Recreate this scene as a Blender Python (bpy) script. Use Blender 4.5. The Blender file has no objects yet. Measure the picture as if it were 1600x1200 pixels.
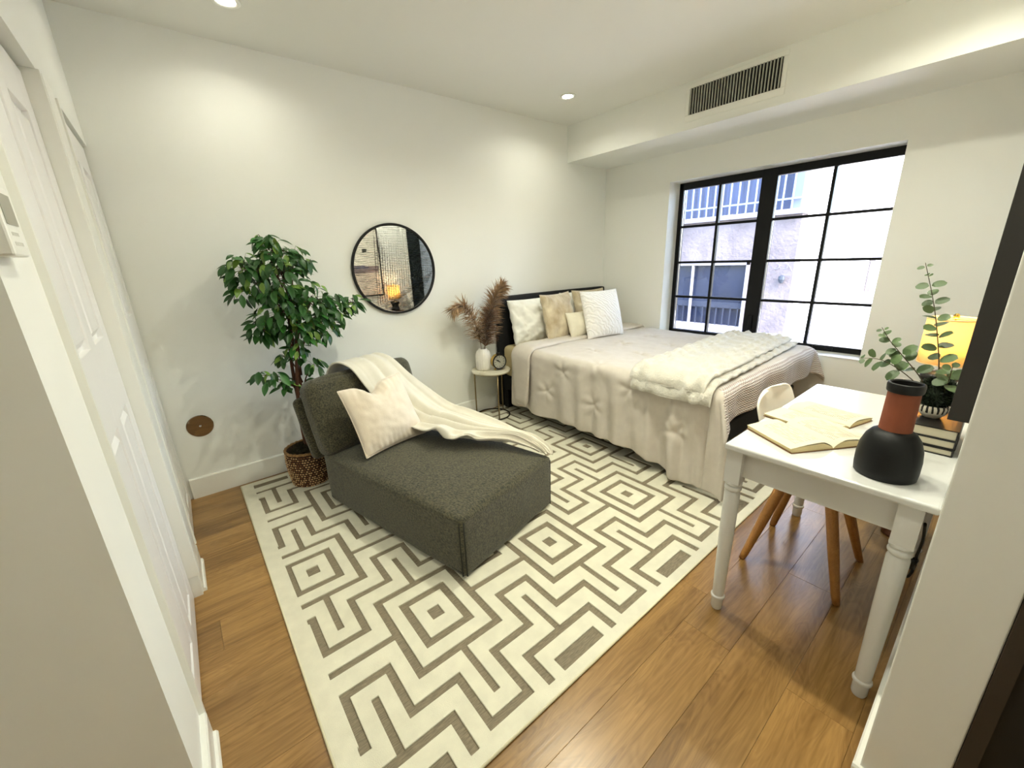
import bpy, bmesh, math, random
from mathutils import Vector, Matrix, noise, Euler

random.seed(7)
S = bpy.context.scene
COL = S.collection
PI = math.pi

# ------------------------------------------------------------------ camera
CAM = Vector((-3.937, -3.139, 1.42))
cd = bpy.data.cameras.new('camera')
cam = bpy.data.objects.new('camera', cd); COL.objects.link(cam)
cd.sensor_fit = 'HORIZONTAL'; cd.sensor_width = 36.0
cd.lens = 36.0 * 633.18 / 1600.0
cd.clip_start = 0.02
def _cam_rot():
    ax, ay, az = math.radians(-17.0304), math.radians(-2.0806), math.radians(51.3653)
    fwd = Vector((math.cos(az)*math.cos(ax), math.sin(az)*math.cos(ax), math.sin(ax)))
    right = Vector((math.sin(az), -math.cos(az), 0)); up = right.cross(fwd)
    r2 = right*math.cos(ay) + up*math.sin(ay); u2 = -right*math.sin(ay) + up*math.cos(ay)
    return Matrix((r2, u2, -fwd)).transposed()
cam.matrix_world = Matrix.Translation(CAM) @ _cam_rot().to_4x4()
S.camera = cam

# ------------------------------------------------------------------ exposure, sky, sun
S.view_settings.view_transform = 'Standard'
S.view_settings.look = 'None'
S.view_settings.exposure = 0.42
S.view_settings.gamma = 1.0
S.view_settings.use_curve_mapping = False
S.cycles.max_bounces = 10
S.cycles.diffuse_bounces = 6
S.cycles.glossy_bounces = 5
S.cycles.transmission_bounces = 6
S.cycles.transparent_max_bounces = 12
S.cycles.sample_clamp_indirect = 6.0
S.cycles.use_denoising = True
S.cycles.sampling_pattern = 'TABULATED_SOBOL'
S.cycles.denoising_prefilter = 'ACCURATE'
S.cycles.caustics_reflective = False
S.cycles.caustics_refractive = False

W = bpy.data.worlds.new('world'); S.world = W; W.use_nodes = True
wn = W.node_tree; wn.nodes.clear()
sky = wn.nodes.new('ShaderNodeTexSky'); sky.sky_type = 'NISHITA'
sky.sun_disc = False; sky.sun_elevation = math.radians(48); sky.sun_rotation = math.radians(195)
sky.air_density = 1.0; sky.dust_density = 2.5; sky.ozone_density = 1.0
wbg = wn.nodes.new('ShaderNodeBackground'); wbg.inputs['Strength'].default_value = 2.4
wo = wn.nodes.new('ShaderNodeOutputWorld')
wn.links.new(sky.outputs[0], wbg.inputs['Color']); wn.links.new(wbg.outputs[0], wo.inputs['Surface'])

# no sun lamp: the sky alone lights the street outside
CAN_POWER = 6.0
CAN_COLOR = (0.98, 0.97, 0.78)

# a portal that only guides sampling of the real window opening
pd = bpy.data.lights.new('window_portal', 'AREA'); pd.shape = 'RECTANGLE'; pd.size = 1.69; pd.size_y = 1.49
pd.cycles.is_portal = True
po = bpy.data.objects.new('window_portal', pd); COL.objects.link(po)
po.location = (0.24, -1.62, 1.338); po.rotation_euler = Vector((-1, 0, 0)).to_track_quat('-Z', 'Y').to_euler()

# ------------------------------------------------------------------ helpers
def lin(r, g, b):
    f = lambda c: c/12.92 if c <= 0.04045 else ((c+0.055)/1.055)**2.4
    return (f(r/255), f(g/255), f(b/255), 1.0)

def mat(name, col, rough=0.6, metal=0.0, spec=0.5, noise_amt=0.0, noise_scale=8.0, bump=0.0, bump_scale=60.0,
        stretch=(1, 1, 1), emit=None, sheen=0.0, coat=0.0, col2=None, rnd=0.0, trans=0.0, subsurf=0.0, bdist=0.01):
    m = bpy.data.materials.new(name); m.use_nodes = True
    nt = m.node_tree; b = nt.nodes['Principled BSDF']
    b.inputs['Base Color'].default_value = col
    b.inputs['Roughness'].default_value = rough
    b.inputs['Metallic'].default_value = metal
    b.inputs['Specular IOR Level'].default_value = spec
    if sheen: b.inputs['Sheen Weight'].default_value = sheen
    if coat: b.inputs['Coat Weight'].default_value = coat
    if trans: b.inputs['Transmission Weight'].default_value = trans
    if emit:
        b.inputs['Emission Color'].default_value = emit[0]; b.inputs['Emission Strength'].default_value = emit[1]
    L = nt.links
    tc = nt.nodes.new('ShaderNodeTexCoord'); mp = nt.nodes.new('ShaderNodeMapping')
    mp.inputs['Scale'].default_value = stretch
    L.new(tc.outputs['Object'], mp.inputs['Vector'])
    src = None
    if noise_amt or col2:
        n = nt.nodes.new('ShaderNodeTexNoise'); n.inputs['Scale'].default_value = noise_scale; n.inputs['Detail'].default_value = 5
        L.new(mp.outputs[0], n.inputs['Vector'])
        mx = nt.nodes.new('ShaderNodeMix'); mx.data_type = 'RGBA'
        c2 = col2 or tuple(c*(1-noise_amt) for c in col[:3]) + (1,)
        mx.inputs[6].default_value = col; mx.inputs[7].default_value = c2
        rp = nt.nodes.new('ShaderNodeValToRGB'); rp.color_ramp.elements[0].position = .35; rp.color_ramp.elements[1].position = .65
        L.new(n.outputs['Fac'], rp.inputs[0]); L.new(rp.outputs[0], mx.inputs[0])
        src = mx.outputs[2]
    if rnd:
        oi = nt.nodes.new('ShaderNodeObjectInfo')
        hs = nt.nodes.new('ShaderNodeHueSaturation')
        mr = nt.nodes.new('ShaderNodeMapRange'); mr.inputs[3].default_value = 1-rnd; mr.inputs[4].default_value = 1+rnd
        L.new(oi.outputs['Random'], mr.inputs[0]); L.new(mr.outputs[0], hs.inputs['Value'])
        if src: L.new(src, hs.inputs['Color'])
        else: hs.inputs['Color'].default_value = col
        src = hs.outputs[0]
    if src: L.new(src, b.inputs['Base Color'])
    if bump:
        n2 = nt.nodes.new('ShaderNodeTexNoise'); n2.inputs['Scale'].default_value = bump_scale; n2.inputs['Detail'].default_value = 4
        L.new(mp.outputs[0], n2.inputs['Vector'])
        bp = nt.nodes.new('ShaderNodeBump'); bp.inputs['Strength'].default_value = bump; bp.inputs['Distance'].default_value = bdist
        L.new(n2.outputs['Fac'], bp.inputs['Height']); L.new(bp.outputs[0], b.inputs['Normal'])
    return m

def bsdf(m): return m.node_tree.nodes['Principled BSDF']

class MB:
    """collects shapes into one mesh"""
    def __init__(s): s.v = []; s.f = []; s.mi = []; s.cur = 0
    def add(s, vs, fs):
        o = len(s.v); s.v += [tuple(v) for v in vs]
        s.f += [tuple(i+o for i in f) for f in fs]; s.mi += [s.cur]*len(fs); return s
    def box(s, lo, hi, M=None):
        x0, y0, z0 = lo; x1, y1, z1 = hi
        vs = [Vector(p) for p in ((x0,y0,z0),(x1,y0,z0),(x1,y1,z0),(x0,y1,z0),(x0,y0,z1),(x1,y0,z1),(x1,y1,z1),(x0,y1,z1))]
        if M: vs = [M @ v for v in vs]
        return s.add(vs, [(0,3,2,1),(4,5,6,7),(0,1,5,4),(1,2,6,5),(2,3,7,6),(3,0,4,7)])
    def lathe(s, prof, seg=32, c=(0,0,0), M=None, closed=False):
        vs = []; fs = []; n = len(prof)
        for r, z in prof:
            for k in range(seg):
                a = 2*PI*k/seg; v = Vector((c[0]+r*math.cos(a), c[1]+r*math.sin(a), c[2]+z))
                vs.append(M @ v if M else v)
        for i in range(n-1):
            for k in range(seg):
                a, b = i*seg+k, i*seg+(k+1) % seg; fs.append((a, b, b+seg, a+seg))
        if closed:
            for k in range(seg):
                a, b = (n-1)*seg+k, (n-1)*seg+(k+1) % seg; fs.append((a, b, (k+1) % seg, k))
        else:
            if prof[0][0] > 1e-5: fs.append(tuple(reversed(range(seg))))
            if prof[-1][0] > 1e-5: fs.append(tuple((n-1)*seg+k for k in range(seg)))
        return s.add(vs, fs)
    def tube(s, pts, r, seg=8, cap=True):
        pts = [Vector(p) for p in pts]; n = len(pts)
        rs = r if isinstance(r, (list, tuple)) else [r]*n
        vs = []; fs = []; u = None
        for i, p in enumerate(pts):
            t = (pts[min(i+1, n-1)] - pts[max(i-1, 0)]).normalized()
            if u is None:
                u = t.orthogonal().normalized()
            else:
                u = (u - t*u.dot(t)).normalized()
            w = t.cross(u)
            for k in range(seg):
                a = 2*PI*k/seg; vs.append(p + (u*math.cos(a)+w*math.sin(a))*rs[i])
        for i in range(n-1):
            for k in range(seg):
                a, b = i*seg+k, i*seg+(k+1) % seg; fs.append((a, b, b+seg, a+seg))
        if cap: fs.append(tuple(reversed(range(seg)))); fs.append(tuple((n-1)*seg+k for k in range(seg)))
        return s.add(vs, fs)
    def grid(s, fn, nu, nv, wrap_u=False):
        vs = [fn(i/(nu if wrap_u else nu-1), j/(nv-1)) for j in range(nv) for i in range(nu)]
        fs = []
        for j in range(nv-1):
            for i in range(nu if wrap_u else nu-1):
                a = j*nu+i; b = j*nu+(i+1) % nu; fs.append((a, b, b+nu, a+nu))
        return s.add(vs, fs)
    def build(s, name, m, parent=None, smooth=False, loc=None, bevel=0, bseg=2, solid=0, sub=0, auto=None, rotz=0):
        me = bpy.data.meshes.new(name); me.from_pydata(s.v, [], s.f)
        ms = m if isinstance(m, (list, tuple)) else [m]
        for x in ms: me.materials.append(x)
        if len(ms) > 1: me.polygons.foreach_set('material_index', s.mi)
        if smooth: me.polygons.foreach_set('use_smooth', [True]*len(me.polygons))
        me.update()
        o = bpy.data.objects.new(name, me); COL.objects.link(o)
        if parent: o.parent = parent
        if loc is not None: o.location = loc
        if rotz: o.rotation_euler = (0, 0, rotz)
        if solid:
            md = o.modifiers.new('solid', 'SOLIDIFY'); md.thickness = solid; md.offset = 0
        if bevel:
            md = o.modifiers.new('bevel', 'BEVEL'); md.width = bevel; md.segments = bseg; md.limit_method = 'ANGLE'; md.angle_limit = math.radians(40)
            md.harden_normals = False
        if sub:
            md = o.modifiers.new('sub', 'SUBSURF'); md.levels = sub; md.render_levels = sub
        if auto:
            me.polygons.foreach_set('use_smooth', [True]*len(me.polygons))
            md = None
            me.set_sharp_from_angle(angle=math.radians(auto))
        return o

def weld(o, d=1e-5):
    bm = bmesh.new(); bm.from_mesh(o.data); bmesh.ops.remove_doubles(bm, verts=bm.verts, dist=d)
    bmesh.ops.recalc_face_normals(bm, faces=bm.faces); bm.to_mesh(o.data); bm.free(); return o

def thing(name, label, cat, loc=(0, 0, 0), rotz=0, group=None):
    o = bpy.data.objects.new(name, None); COL.objects.link(o)
    o.empty_display_size = .05; o.location = loc; o.rotation_euler = (0, 0, rotz)
    o['label'] = label; o['category'] = cat
    if group: o['group'] = group
    return o
def tag(o, label, cat, group=None):
    o['label'] = label; o['category'] = cat
    if group: o['group'] = group
    return o
def struct(o): o['kind'] = 'structure'; return o
def n3(x, y=0, z=0): return noise.noise(Vector((x, y, z)))
def cat_rom(P, t):
    n = len(P)-1; x = min(max(t, 0), 1)*n; i = min(int(x), n-1); f = x-i
    p0, p1, p2, p3 = P[max(i-1, 0)], P[i], P[i+1], P[min(i+2, n)]
    return 0.5*((2*p1)+(p2-p0)*f+(2*p0-5*p1+4*p2-p3)*f*f+(3*p1-p0-3*p2+p3)*f**3)

# ------------------------------------------------------------------ materials
M_wall = mat('white wall paint', lin(236, 237, 232), .6)
M_ceil = mat('white ceiling paint', lin(228, 228, 222), .7)
M_trim = mat('white gloss trim', lin(238, 238, 232), .3)
M_door = mat('white satin door paint', lin(238, 237, 236), .32)
M_dark = mat('near black paint', lin(16, 16, 17), .5)
M_brown = mat('dark brown door frame', lin(52, 44, 36), .55)
M_blackmetal = mat('black window metal', lin(7, 8, 10), .4, spec=.25)
M_black = mat('matt black', lin(9, 9, 9), .5, spec=.3)
M_gold = mat('brass', lin(214, 180, 96), .25, metal=1)
M_chrome = mat('polished chrome', lin(235, 235, 235), .06, metal=1)
M_mirror = bpy.data.materials.new('mirror silver'); M_mirror.use_nodes = True
_nt = M_mirror.node_tree; _nt.nodes.clear(); _o = _nt.nodes.new('ShaderNodeOutputMaterial'); _g = _nt.nodes.new('ShaderNodeBsdfGlossy')
_g.inputs['Color'].default_value = (.95, .96, .955, 1); _g.inputs['Roughness'].default_value = 0.0; _nt.links.new(_g.outputs[0], _o.inputs[0])
M_lens = mat('lit lens', (1, 1, 1, 1), .4, emit=((1, .95, .82, 1), 14.0)); M_lens.cycles.emission_sampling = 'NONE'
M_bulb = mat('lit bulb', (1, .8, .5, 1), .4, emit=((1, .72, .38, 1), 25)); M_bulb.cycles.emission_sampling = 'NONE'
M_bronze = mat('aged brass tube', lin(150, 132, 98), .35, metal=1)
M_glass = bpy.data.materials.new('window glass'); M_glass.use_nodes = True
_nt = M_glass.node_tree; _nt.nodes.clear()
_o = _nt.nodes.new('ShaderNodeOutputMaterial'); _t = _nt.nodes.new('ShaderNodeBsdfTransparent'); _g = _nt.nodes.new('ShaderNodeBsdfGlossy')
_t.inputs[0].default_value = (.96, .97, 1, 1); _g.inputs['Roughness'].default_value = .02
_f = _nt.nodes.new('ShaderNodeFresnel'); _f.inputs[0].default_value = 1.45; _m = _nt.nodes.new('ShaderNodeMixShader')
_nt.links.new(_f.outputs[0], _m.inputs[0]); _nt.links.new(_t.outputs[0], _m.inputs[1]); _nt.links.new(_g.outputs[0], _m.inputs[2]); _nt.links.new(_m.outputs[0], _o.inputs[0])

def wood_mat(name, c1, c2, rough=.32, scale=1.0, rnd=.12, bump=.06):
    m = bpy.data.materials.new(name); m.use_nodes = True; nt = m.node_tree; L = nt.links; b = bsdf(m)
    tc = nt.nodes.new('ShaderNodeTexCoord'); oi = nt.nodes.new('ShaderNodeObjectInfo')
    cb = nt.nodes.new('ShaderNodeCombineXYZ')
    ml = nt.nodes.new('ShaderNodeMath'); ml.operation = 'MULTIPLY'; ml.inputs[1].default_value = 37.0
    L.new(oi.outputs['Random'], ml.inputs[0])
    for k in range(3): L.new(ml.outputs[0], cb.inputs[k])
    va = nt.nodes.new('ShaderNodeVectorMath'); va.operation = 'ADD'
    L.new(tc.outputs['Object'], va.inputs[0]); L.new(cb.outputs[0], va.inputs[1])
    mp = nt.nodes.new('ShaderNodeMapping'); mp.inputs['Scale'].default_value = (1.2*scale, 7*scale, 7*scale)
    L.new(va.outputs[0], mp.inputs['Vector'])
    n1 = nt.nodes.new('ShaderNodeTexNoise'); n1.inputs['Scale'].default_value = 1.6; n1.inputs['Detail'].default_value = 3; n1.inputs['Distortion'].default_value = .8
    L.new(mp.outputs[0], n1.inputs['Vector'])
    # contour bands of the slow noise give cathedral grain
    mm = nt.nodes.new('ShaderNodeMath'); mm.operation = 'MULTIPLY'; mm.inputs[1].default_value = 95.0
    L.new(n1.outputs['Fac'], mm.inputs[0])
    sn = nt.nodes.new('ShaderNodeMath'); sn.operation = 'SINE'; L.new(mm.outputs[0], sn.inputs[0])
    mp2 = nt.nodes.new('ShaderNodeMapping'); mp2.inputs['Scale'].default_value = (2.5*scale, 60*scale, 60*scale)
    L.new(va.outputs[0], mp2.inputs['Vector'])
    n2 = nt.nodes.new('ShaderNodeTexNoise'); n2.inputs['Scale'].default_value = 1.5; n2.inputs['Detail'].default_value = 4
    L.new(mp2.outputs[0], n2.inputs['Vector'])
    r1 = nt.nodes.new('ShaderNodeMapRange'); r1.inputs[1].default_value = -1; r1.inputs[2].default_value = 1; r1.inputs[3].default_value = 0; r1.inputs[4].default_value = .22
    L.new(sn.outputs[0], r1.inputs[0])
    ad = nt.nodes.new('ShaderNodeMath'); ad.operation = 'ADD'; L.new(r1.outputs[0], ad.inputs[0])
    r2 = nt.nodes.new('ShaderNodeMapRange'); r2.inputs[1].default_value = .3; r2.inputs[2].default_value = .7; r2.inputs[3].default_value = -.1; r2.inputs[4].default_value = .42
    L.new(n2.outputs['Fac'], r2.inputs[0]); L.new(r2.outputs[0], ad.inputs[1])
    ad2 = nt.nodes.new('ShaderNodeMath'); ad2.operation = 'ADD'; L.new(ad.outputs[0], ad2.inputs[0])
    r3 = nt.nodes.new('ShaderNodeMapRange'); r3.inputs[1].default_value = .3; r3.inputs[2].default_value = .7; r3.inputs[3].default_value = -.1; r3.inputs[4].default_value = .5
    L.new(n1.outputs['Fac'], r3.inputs[0]); L.new(r3.outputs[0], ad2.inputs[1])
    mx = nt.nodes.new('ShaderNodeMix'); mx.data_type = 'RGBA'; mx.inputs[6].default_value = c1; mx.inputs[7].default_value = c2
    L.new(ad2.outputs[0], mx.inputs[0])
    hs = nt.nodes.new('ShaderNodeHueSaturation'); mr = nt.nodes.new('ShaderNodeMapRange'); mr.inputs[3].default_value = 1-rnd; mr.inputs[4].default_value = 1+rnd
    L.new(oi.outputs['Random'], mr.inputs[0]); L.new(mr.outputs[0], hs.inputs['Value']); L.new(mx.outputs[2], hs.inputs['Color'])
    L.new(hs.outputs[0], b.inputs['Base Color']); b.inputs['Roughness'].default_value = rough
    bp = nt.nodes.new('ShaderNodeBump'); bp.inputs['Strength'].default_value = bump; bp.inputs['Distance'].default_value = .004
    L.new(n2.outputs['Fac'], bp.inputs['Height']); L.new(bp.outputs[0], b.inputs['Normal'])
    return m
M_floor = wood_mat('oak vinyl plank', lin(164, 127, 74), lin(116, 84, 42), .28)
M_legwood = wood_mat('beech chair leg', lin(176, 126, 66), lin(150, 100, 48), .4, scale=2.5)

# ------------------------------------------------------------------ room shell
CEIL = 2.65; XC = -4.126; YC = -3.128; XJ = -2.82
# floor: a dark underlay and every plank as its own piece with a recessed joint
fl = struct(MB().box((-5.6, -5.1, -.06), (0.0, 0.0, -.004)).build('floor', mat('plank joint', lin(104, 78, 42), .8)))
PW, PL, GAP = .182, 1.22, .0005
def plank_mesh(l):
    b = MB(); c = .0008; x0, x1, y0, y1 = GAP/2, l-GAP/2, GAP/2, PW-GAP/2
    vs = [(x0,y0,-.004),(x1,y0,-.004),(x1,y1,-.004),(x0,y1,-.004),(x0,y0,-c),(x1,y0,-c),(x1,y1,-c),(x0,y1,-c),
          (x0+c,y0+c,0),(x1-c,y0+c,0),(x1-c,y1-c,0),(x0+c,y1-c,0)]
    fs = [(8,9,10,11)] + [(i, (i+1) % 4, 4+(i+1) % 4, 4+i) for i in range(4)] + [(4+i, 4+(i+1) % 4, 8+(i+1) % 4, 8+i) for i in range(4)]
    b.add(vs, fs)
    me = bpy.data.meshes.new('plank'); me.from_pydata(b.v, [], b.f); me.materials.append(M_floor); me.update(); return me
pcache = {}
rp = random.Random(3)
y = 0.0; row = 0
while y > -5.0:
    y0 = y - PW
    x = -5.5 - (rp.random()*PL)
    while x < 0:
        a, b_ = max(x, -5.5), min(x+PL, 0.0)
        inroom = y0 > -3.3 or (a < -2.8)
        if b_-a > .03 and inroom:
            l = round(b_-a, 3)
            if l not in pcache: pcache[l] = plank_mesh(l)
            o = bpy.data.objects.new('plank', pcache[l]); COL.objects.link(o); o.parent = fl; o.location = (a, y0, 0)
        x += PL
    y = y0; row += 1

struct(MB().box((-5.6, -5.1, CEIL), (.24, .1, CEIL+.1)).build('ceiling', M_ceil))
struct(MB().box((-4.9, 0, 0), (.24, .1, CEIL)).build('wall_far', M_wall))
# window wall with opening y -2.465..-.775, z .593..2.083
WY0, WY1, WZ0, WZ1 = -2.467, -.776, .593, 2.083
b = MB()
b.box((0, WY1, 0), (.24, 0, CEIL)); b.box((0, -3.3, 0), (.24, WY0, CEIL))
b.box((0, WY0, 0), (.24, WY1, WZ0)); b.box((0, WY0, WZ1), (.24, WY1, CEIL))
struct(b.build('wall_window', M_wall))
# dropped soffit over the window wall
struct(MB().box((-.615, YC, 2.328), (0, 0, CEIL)).build('ceiling_soffit', M_wall))
# near wall (behind the desk) with the doorway end
D3a, D3b = -.955, -.12
b = MB()
b.box((XJ, YC-.134, 0), (D3a, YC, CEIL)); b.box((D3b, YC-.134, 0), (0, YC, CEIL)); b.box((D3a, YC-.134, 2.05), (D3b, YC, CEIL))
struct(b.build('wall_near', M_wall, bevel=.003))
# closet wall: header, pier between the two openings, short wall with the thermostat
b = MB()
b.box((XC-.12, -1.785, 2.042), (XC, -1.05, CEIL)); b.box((XC-.12, -.755, 2.042), (XC, 0, CEIL))
b.box((XC-.12, -1.05, 0), (XC, -.755, CEIL))
b.box((XC-.12, -1.80, 2.042), (XC, -1.785, CEIL))
struct(b.build('wall_left', M_wall))
struct(MB().box((-4.30, -2.062, 0), (-4.155, -1.80, CEIL)).box((-5.5, -2.062, 0), (-4.30, -1.92, CEIL)).build('wall_passage', M_wall))
struct(MB().box((-4.8, -1.80, 0), (-4.7, 0, CEIL)).build('wall_closet_back', M_wall))
# passage behind the camera
b = MB(); b.box((-5.6, -5.1, 0), (-5.5, -1.9, CEIL)); b.box((-5.5, -5.1, 0), (-2.6, -5.0, CEIL)); b.box((-2.7, -5.0, 0), (-2.6, YC-.134, CEIL))
struct(b.build('wall_hall', M_wall))

# baseboards: tall board with eased top and a shoe strip
def baseboard(name, p0, p1, nrm, h=.136, t=.015, shoe=.010):
    p0 = Vector((p0[0], p0[1], 0)); p1 = Vector((p1[0], p1[1], 0)); n = Vector((nrm[0], nrm[1], 0))
    prof = [(0, 0), (t+shoe, 0), (t+shoe, .008), (t+shoe*.6, .016), (t, .018), (t, h-.006), (t-.004, h), (0, h)] if shoe else \
           [(0, 0), (t, 0), (t, h-.006), (t-.004, h), (0, h)]
    vs = [p+n*a+Vector((0, 0, z)) for p in (p0, p1) for a, z in prof]; k = len(prof)
    fs = [(i, (i+1) % k, k+(i+1) % k, k+i) for i in range(k)] + [tuple(reversed(range(k))), tuple(range(k, 2*k))]
    o = MB().add(vs, fs).build(name, M_trim); weld(o); return struct(o)
baseboard('baseboard_far', (-4.122, 0), (0, 0), (0, -1), .138, .014, 0)
baseboard('baseboard_window', (0, 0), (0, YC), (-1, 0), .138, .014, 0)
baseboard('baseboard_near', (XJ, YC), (D3a-.07, YC), (0, 1), .138, .014, 0)
baseboard('baseboard_jamb', (XJ, YC+.014), (XJ, YC-.134), (-1, 0), .138, .012, 0)
baseboard('baseboard_left', (-4.155, -2.062), (-4.155, -1.80), (1, 0), .105, .018, .012)
baseboard('baseboard_pier', (XC-.012, -1.03), (XC-.012, -.77), (1, 0), .105, .018, .010)
# door casings on the closet wall
b = MB(); b.box((XC-.07, -1.80, 0), (XC-.014, -1.783, 2.042)); struct(b.build('trim_1', M_trim))
b = MB(); b.box((XC-.07, -1.052, .105), (XC+.008, -1.036, 2.042)); b.box((XC, -.994, .105), (XC+.006, -.83, 2.05)); b.box((XC-.07, -.77, .105), (XC+.008, -.752, 2.042))
struct(b.build('trim_2', M_trim, bevel=.002))

# closet doors, four raised panels each
def closet_door(name, y0, y1, xf, z0=.008, z1=2.028):
    d = bpy.data.objects.new(name, None); COL.objects.link(d); d.location = (xf, y0, 0); struct(d)
    w = y1-y0; st = .105; mid = w/2
    cols = [(st, mid-.045), (mid+.045, w-st)]
    rows = [(.105, .97), (1.215, 1.892)]
    b = MB(); t = .035; rec = .015
    # slab with sunk fields: back plate plus stiles and rails
    b.box((-t, 0, z0), (-rec, w, z1))
    ys = [0, cols[0][0], cols[0][1], cols[1][0], cols[1][1], w]; zs = [z0, rows[0][0], rows[0][1], rows[1][0], rows[1][1], z1]
    for i in (0, 2, 4): b.box((-rec-.002, ys[i], z0), (0, ys[i+1], z1))
    for j in (0, 2, 4):
        for i in (1, 3): b.box((-rec-.002, ys[i], zs[j]), (0, ys[i+1], zs[j+1]))
    b.build('slab', M_door, d, bevel=.002)
    for (a, c) in cols:
        for (e, g) in rows:
            p = MB(); m = .012; k = .034
            vs = [(-rec, a+m, e+m), (-rec, c-m, e+m), (-rec, c-m, g-m), (-rec, a+m, g-m),
                  (-.001, a+k, e+k), (-.001, c-k, e+k), (-.001, c-k, g-k), (-.001, a+k, g-k)]
            p.add(vs, [(4, 5, 6, 7)] + [(i, (i+1) % 4, 4+(i+1) % 4, 4+i) for i in range(4)])
            p.build('panel', M_door, d)
    return d
closet_door('door_1', -1.780, -1.055, XC-.034)
closet_door('door_2', -.750, -.02, XC-.012)

# ------------------------------------------------------------------ window: black steel frame, 2 sashes of 2 x 4 panes
win = bpy.data.objects.new('window_1', None); COL.objects.link(win); struct(win)
FX = .185
b = MB(); fw = .062
b.box((FX, WY0, WZ0), (FX+.06, WY0+.03, WZ1)); b.box((FX, WY1-fw*.7, WZ0), (FX+.06, WY1, WZ1))
b.box((FX, WY0, WZ1-fw), (FX+.06, WY1, WZ1)); b.box((FX, WY0, WZ0), (FX+.06, WY1, WZ0+.05))
ML, MR = -1.655, -1.53     # wide centre post
b.box((FX-.004, ML, WZ0), (FX+.06, MR, WZ1))
b.build('frame', M_blackmetal, win, bevel=.004)
zlo, zhi = WZ0+.05, WZ1-fw
def sash(ya, yb):
    for k in range(1, 4):
        z = zlo+(zhi-zlo)*k/4
        MB().box((FX+.004, ya, z-.011), (FX+.045, yb, z+.011)).build('muntin', M_blackmetal, win, bevel=.003)
    ym = (ya+yb)/2
    MB().box((FX+.006, ym-.012, zlo), (FX+.047, ym+.012, zhi)).build('muntin', M_blackmetal, win, bevel=.003)
    for i in range(2):
        for k in range(4):
            y0 = ya+(yb-ya)*i/2; z0 = zlo+(zhi-zlo)*k/4
            MB().box((FX+.022, y0+.004, z0+.004), (FX+.028, y0+(yb-ya)/2-.004, z0+(zhi-zlo)/4-.004)).build('pane', M_glass, win)
sash(WY0+.03, ML); sash(MR, WY1-fw*.7)
# crank handle on the bottom rail
b = MB(); hy = -2.22
b.tube([(FX-.01, hy+.11, WZ0+.035), (FX-.03, hy+.10, WZ0+.045), (FX-.035, hy+.04, WZ0+.045), (FX-.02, hy, WZ0+.03)], .006)
b.box((FX-.012, hy-.03, WZ0+.012), (FX+.002, hy+.03, WZ0+.04))
b.build('crank_handle', M_blackmetal, win, smooth=False)
# hinge / latch hardware on the centre post
MB().box((FX-.02, -1.61, WZ0+.12), (FX-.004, -1.575, WZ0+.26)).build('latch', M_blackmetal, win, bevel=.004)
struct(MB().box((-.004, WY0, WZ0-.002), (FX, WY1, WZ0+.004)).build('window_sill', M_trim))

# near wall door with dark stile and pale pane, its window reflection painted as colour, white casing (seen in the round mirror)
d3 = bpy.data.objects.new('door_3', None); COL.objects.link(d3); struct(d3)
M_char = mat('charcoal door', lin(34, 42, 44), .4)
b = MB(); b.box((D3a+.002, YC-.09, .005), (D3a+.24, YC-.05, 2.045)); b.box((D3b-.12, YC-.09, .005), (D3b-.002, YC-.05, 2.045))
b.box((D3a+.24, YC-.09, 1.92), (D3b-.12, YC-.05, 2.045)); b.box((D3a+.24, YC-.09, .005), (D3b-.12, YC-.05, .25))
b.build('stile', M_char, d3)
MB().box((D3a+.24, YC-.075, .25), (D3b-.12, YC-.065, 1.92)).build('pane', mat('pale blue painted reflection', lin(196, 210, 232), .15), d3)
b = MB(); b.box((D3a-.065, YC, 0), (D3a, YC+.016, 2.115)); b.box((D3a, YC, 2.05), (D3b, YC+.016, 2.115)); b.box((D3b, YC, 0), (D3b+.06, YC+.016, 2.115))
struct(b.build('trim_3', M_trim, bevel=.003))
# dark doorway side in the passage
struct(MB().box((XJ-.004, YC-.162, 0), (XJ+.06, YC-.1345, 2.2)).build('trim_4', M_brown))
d4 = bpy.data.objects.new('door_4', None); COL.objects.link(d4); struct(d4)
MB().box((XJ+.004, -4.1, .005), (XJ+.04, YC-.163, 2.15)).build('slab', M_dark, d4)
MB().lathe([(.012, 0), (.012, .03), (.026, .04), (.028, .055), (.018, .066), (0.0001, .068)], 16, M=Matrix.Translation((XJ+.004, -4.0, 1.0)) @ Matrix.Rotation(-PI/2, 4, 'Y')).build('handle', M_black, d4, smooth=True)

# ------------------------------------------------------------------ ceiling downlights
def downlight(x, y, label, k=1.0):
    t = thing('downlight', label, 'ceiling light', (x, y, CEIL), group=None)
    MB().lathe([(.040, -.001), (.062, -.001), (.064, -.004), (.060, -.008), (.044, -.006), (.040, -.001)], 32).build('trim_ring', M_trim, t, smooth=True)
    MB().lathe([(.0001, -.003), (.041, -.003)], 24).build('lens', M_lens, t)
    l = bpy.data.lights.new('downlight_lamp', 'AREA'); l.shape = 'DISK'; l.size = .08; l.energy = CAN_POWER*k; l.color = CAN_COLOR; l.spread = math.radians(150)
    o = bpy.data.objects.new('downlight_lamp', l); COL.objects.link(o); o.parent = t; o.location = (0, 0, -.012)
downlight(-1.185, -.539, 'lit recessed ceiling light near the corner above the bed headboard', .5)
downlight(-3.456, -.457, 'lit recessed ceiling light above the ficus, cut by the top edge', .36)
downlight(-1.22, -2.80, 'added unseen ceiling fill light in the window corner past the desk', 1.4)  # from here down: unseen fill lights added to brighten the room
downlight(-2.32, -1.70, 'added unseen ceiling fill light over the middle of the room', 2.5)
downlight(-3.30, -2.55, 'added unseen ceiling fill light inside the doorway end of the room', 1.3)
downlight(-2.32, -2.60, 'added unseen ceiling fill light above the wood floor before the desk', 1.4)
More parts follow.
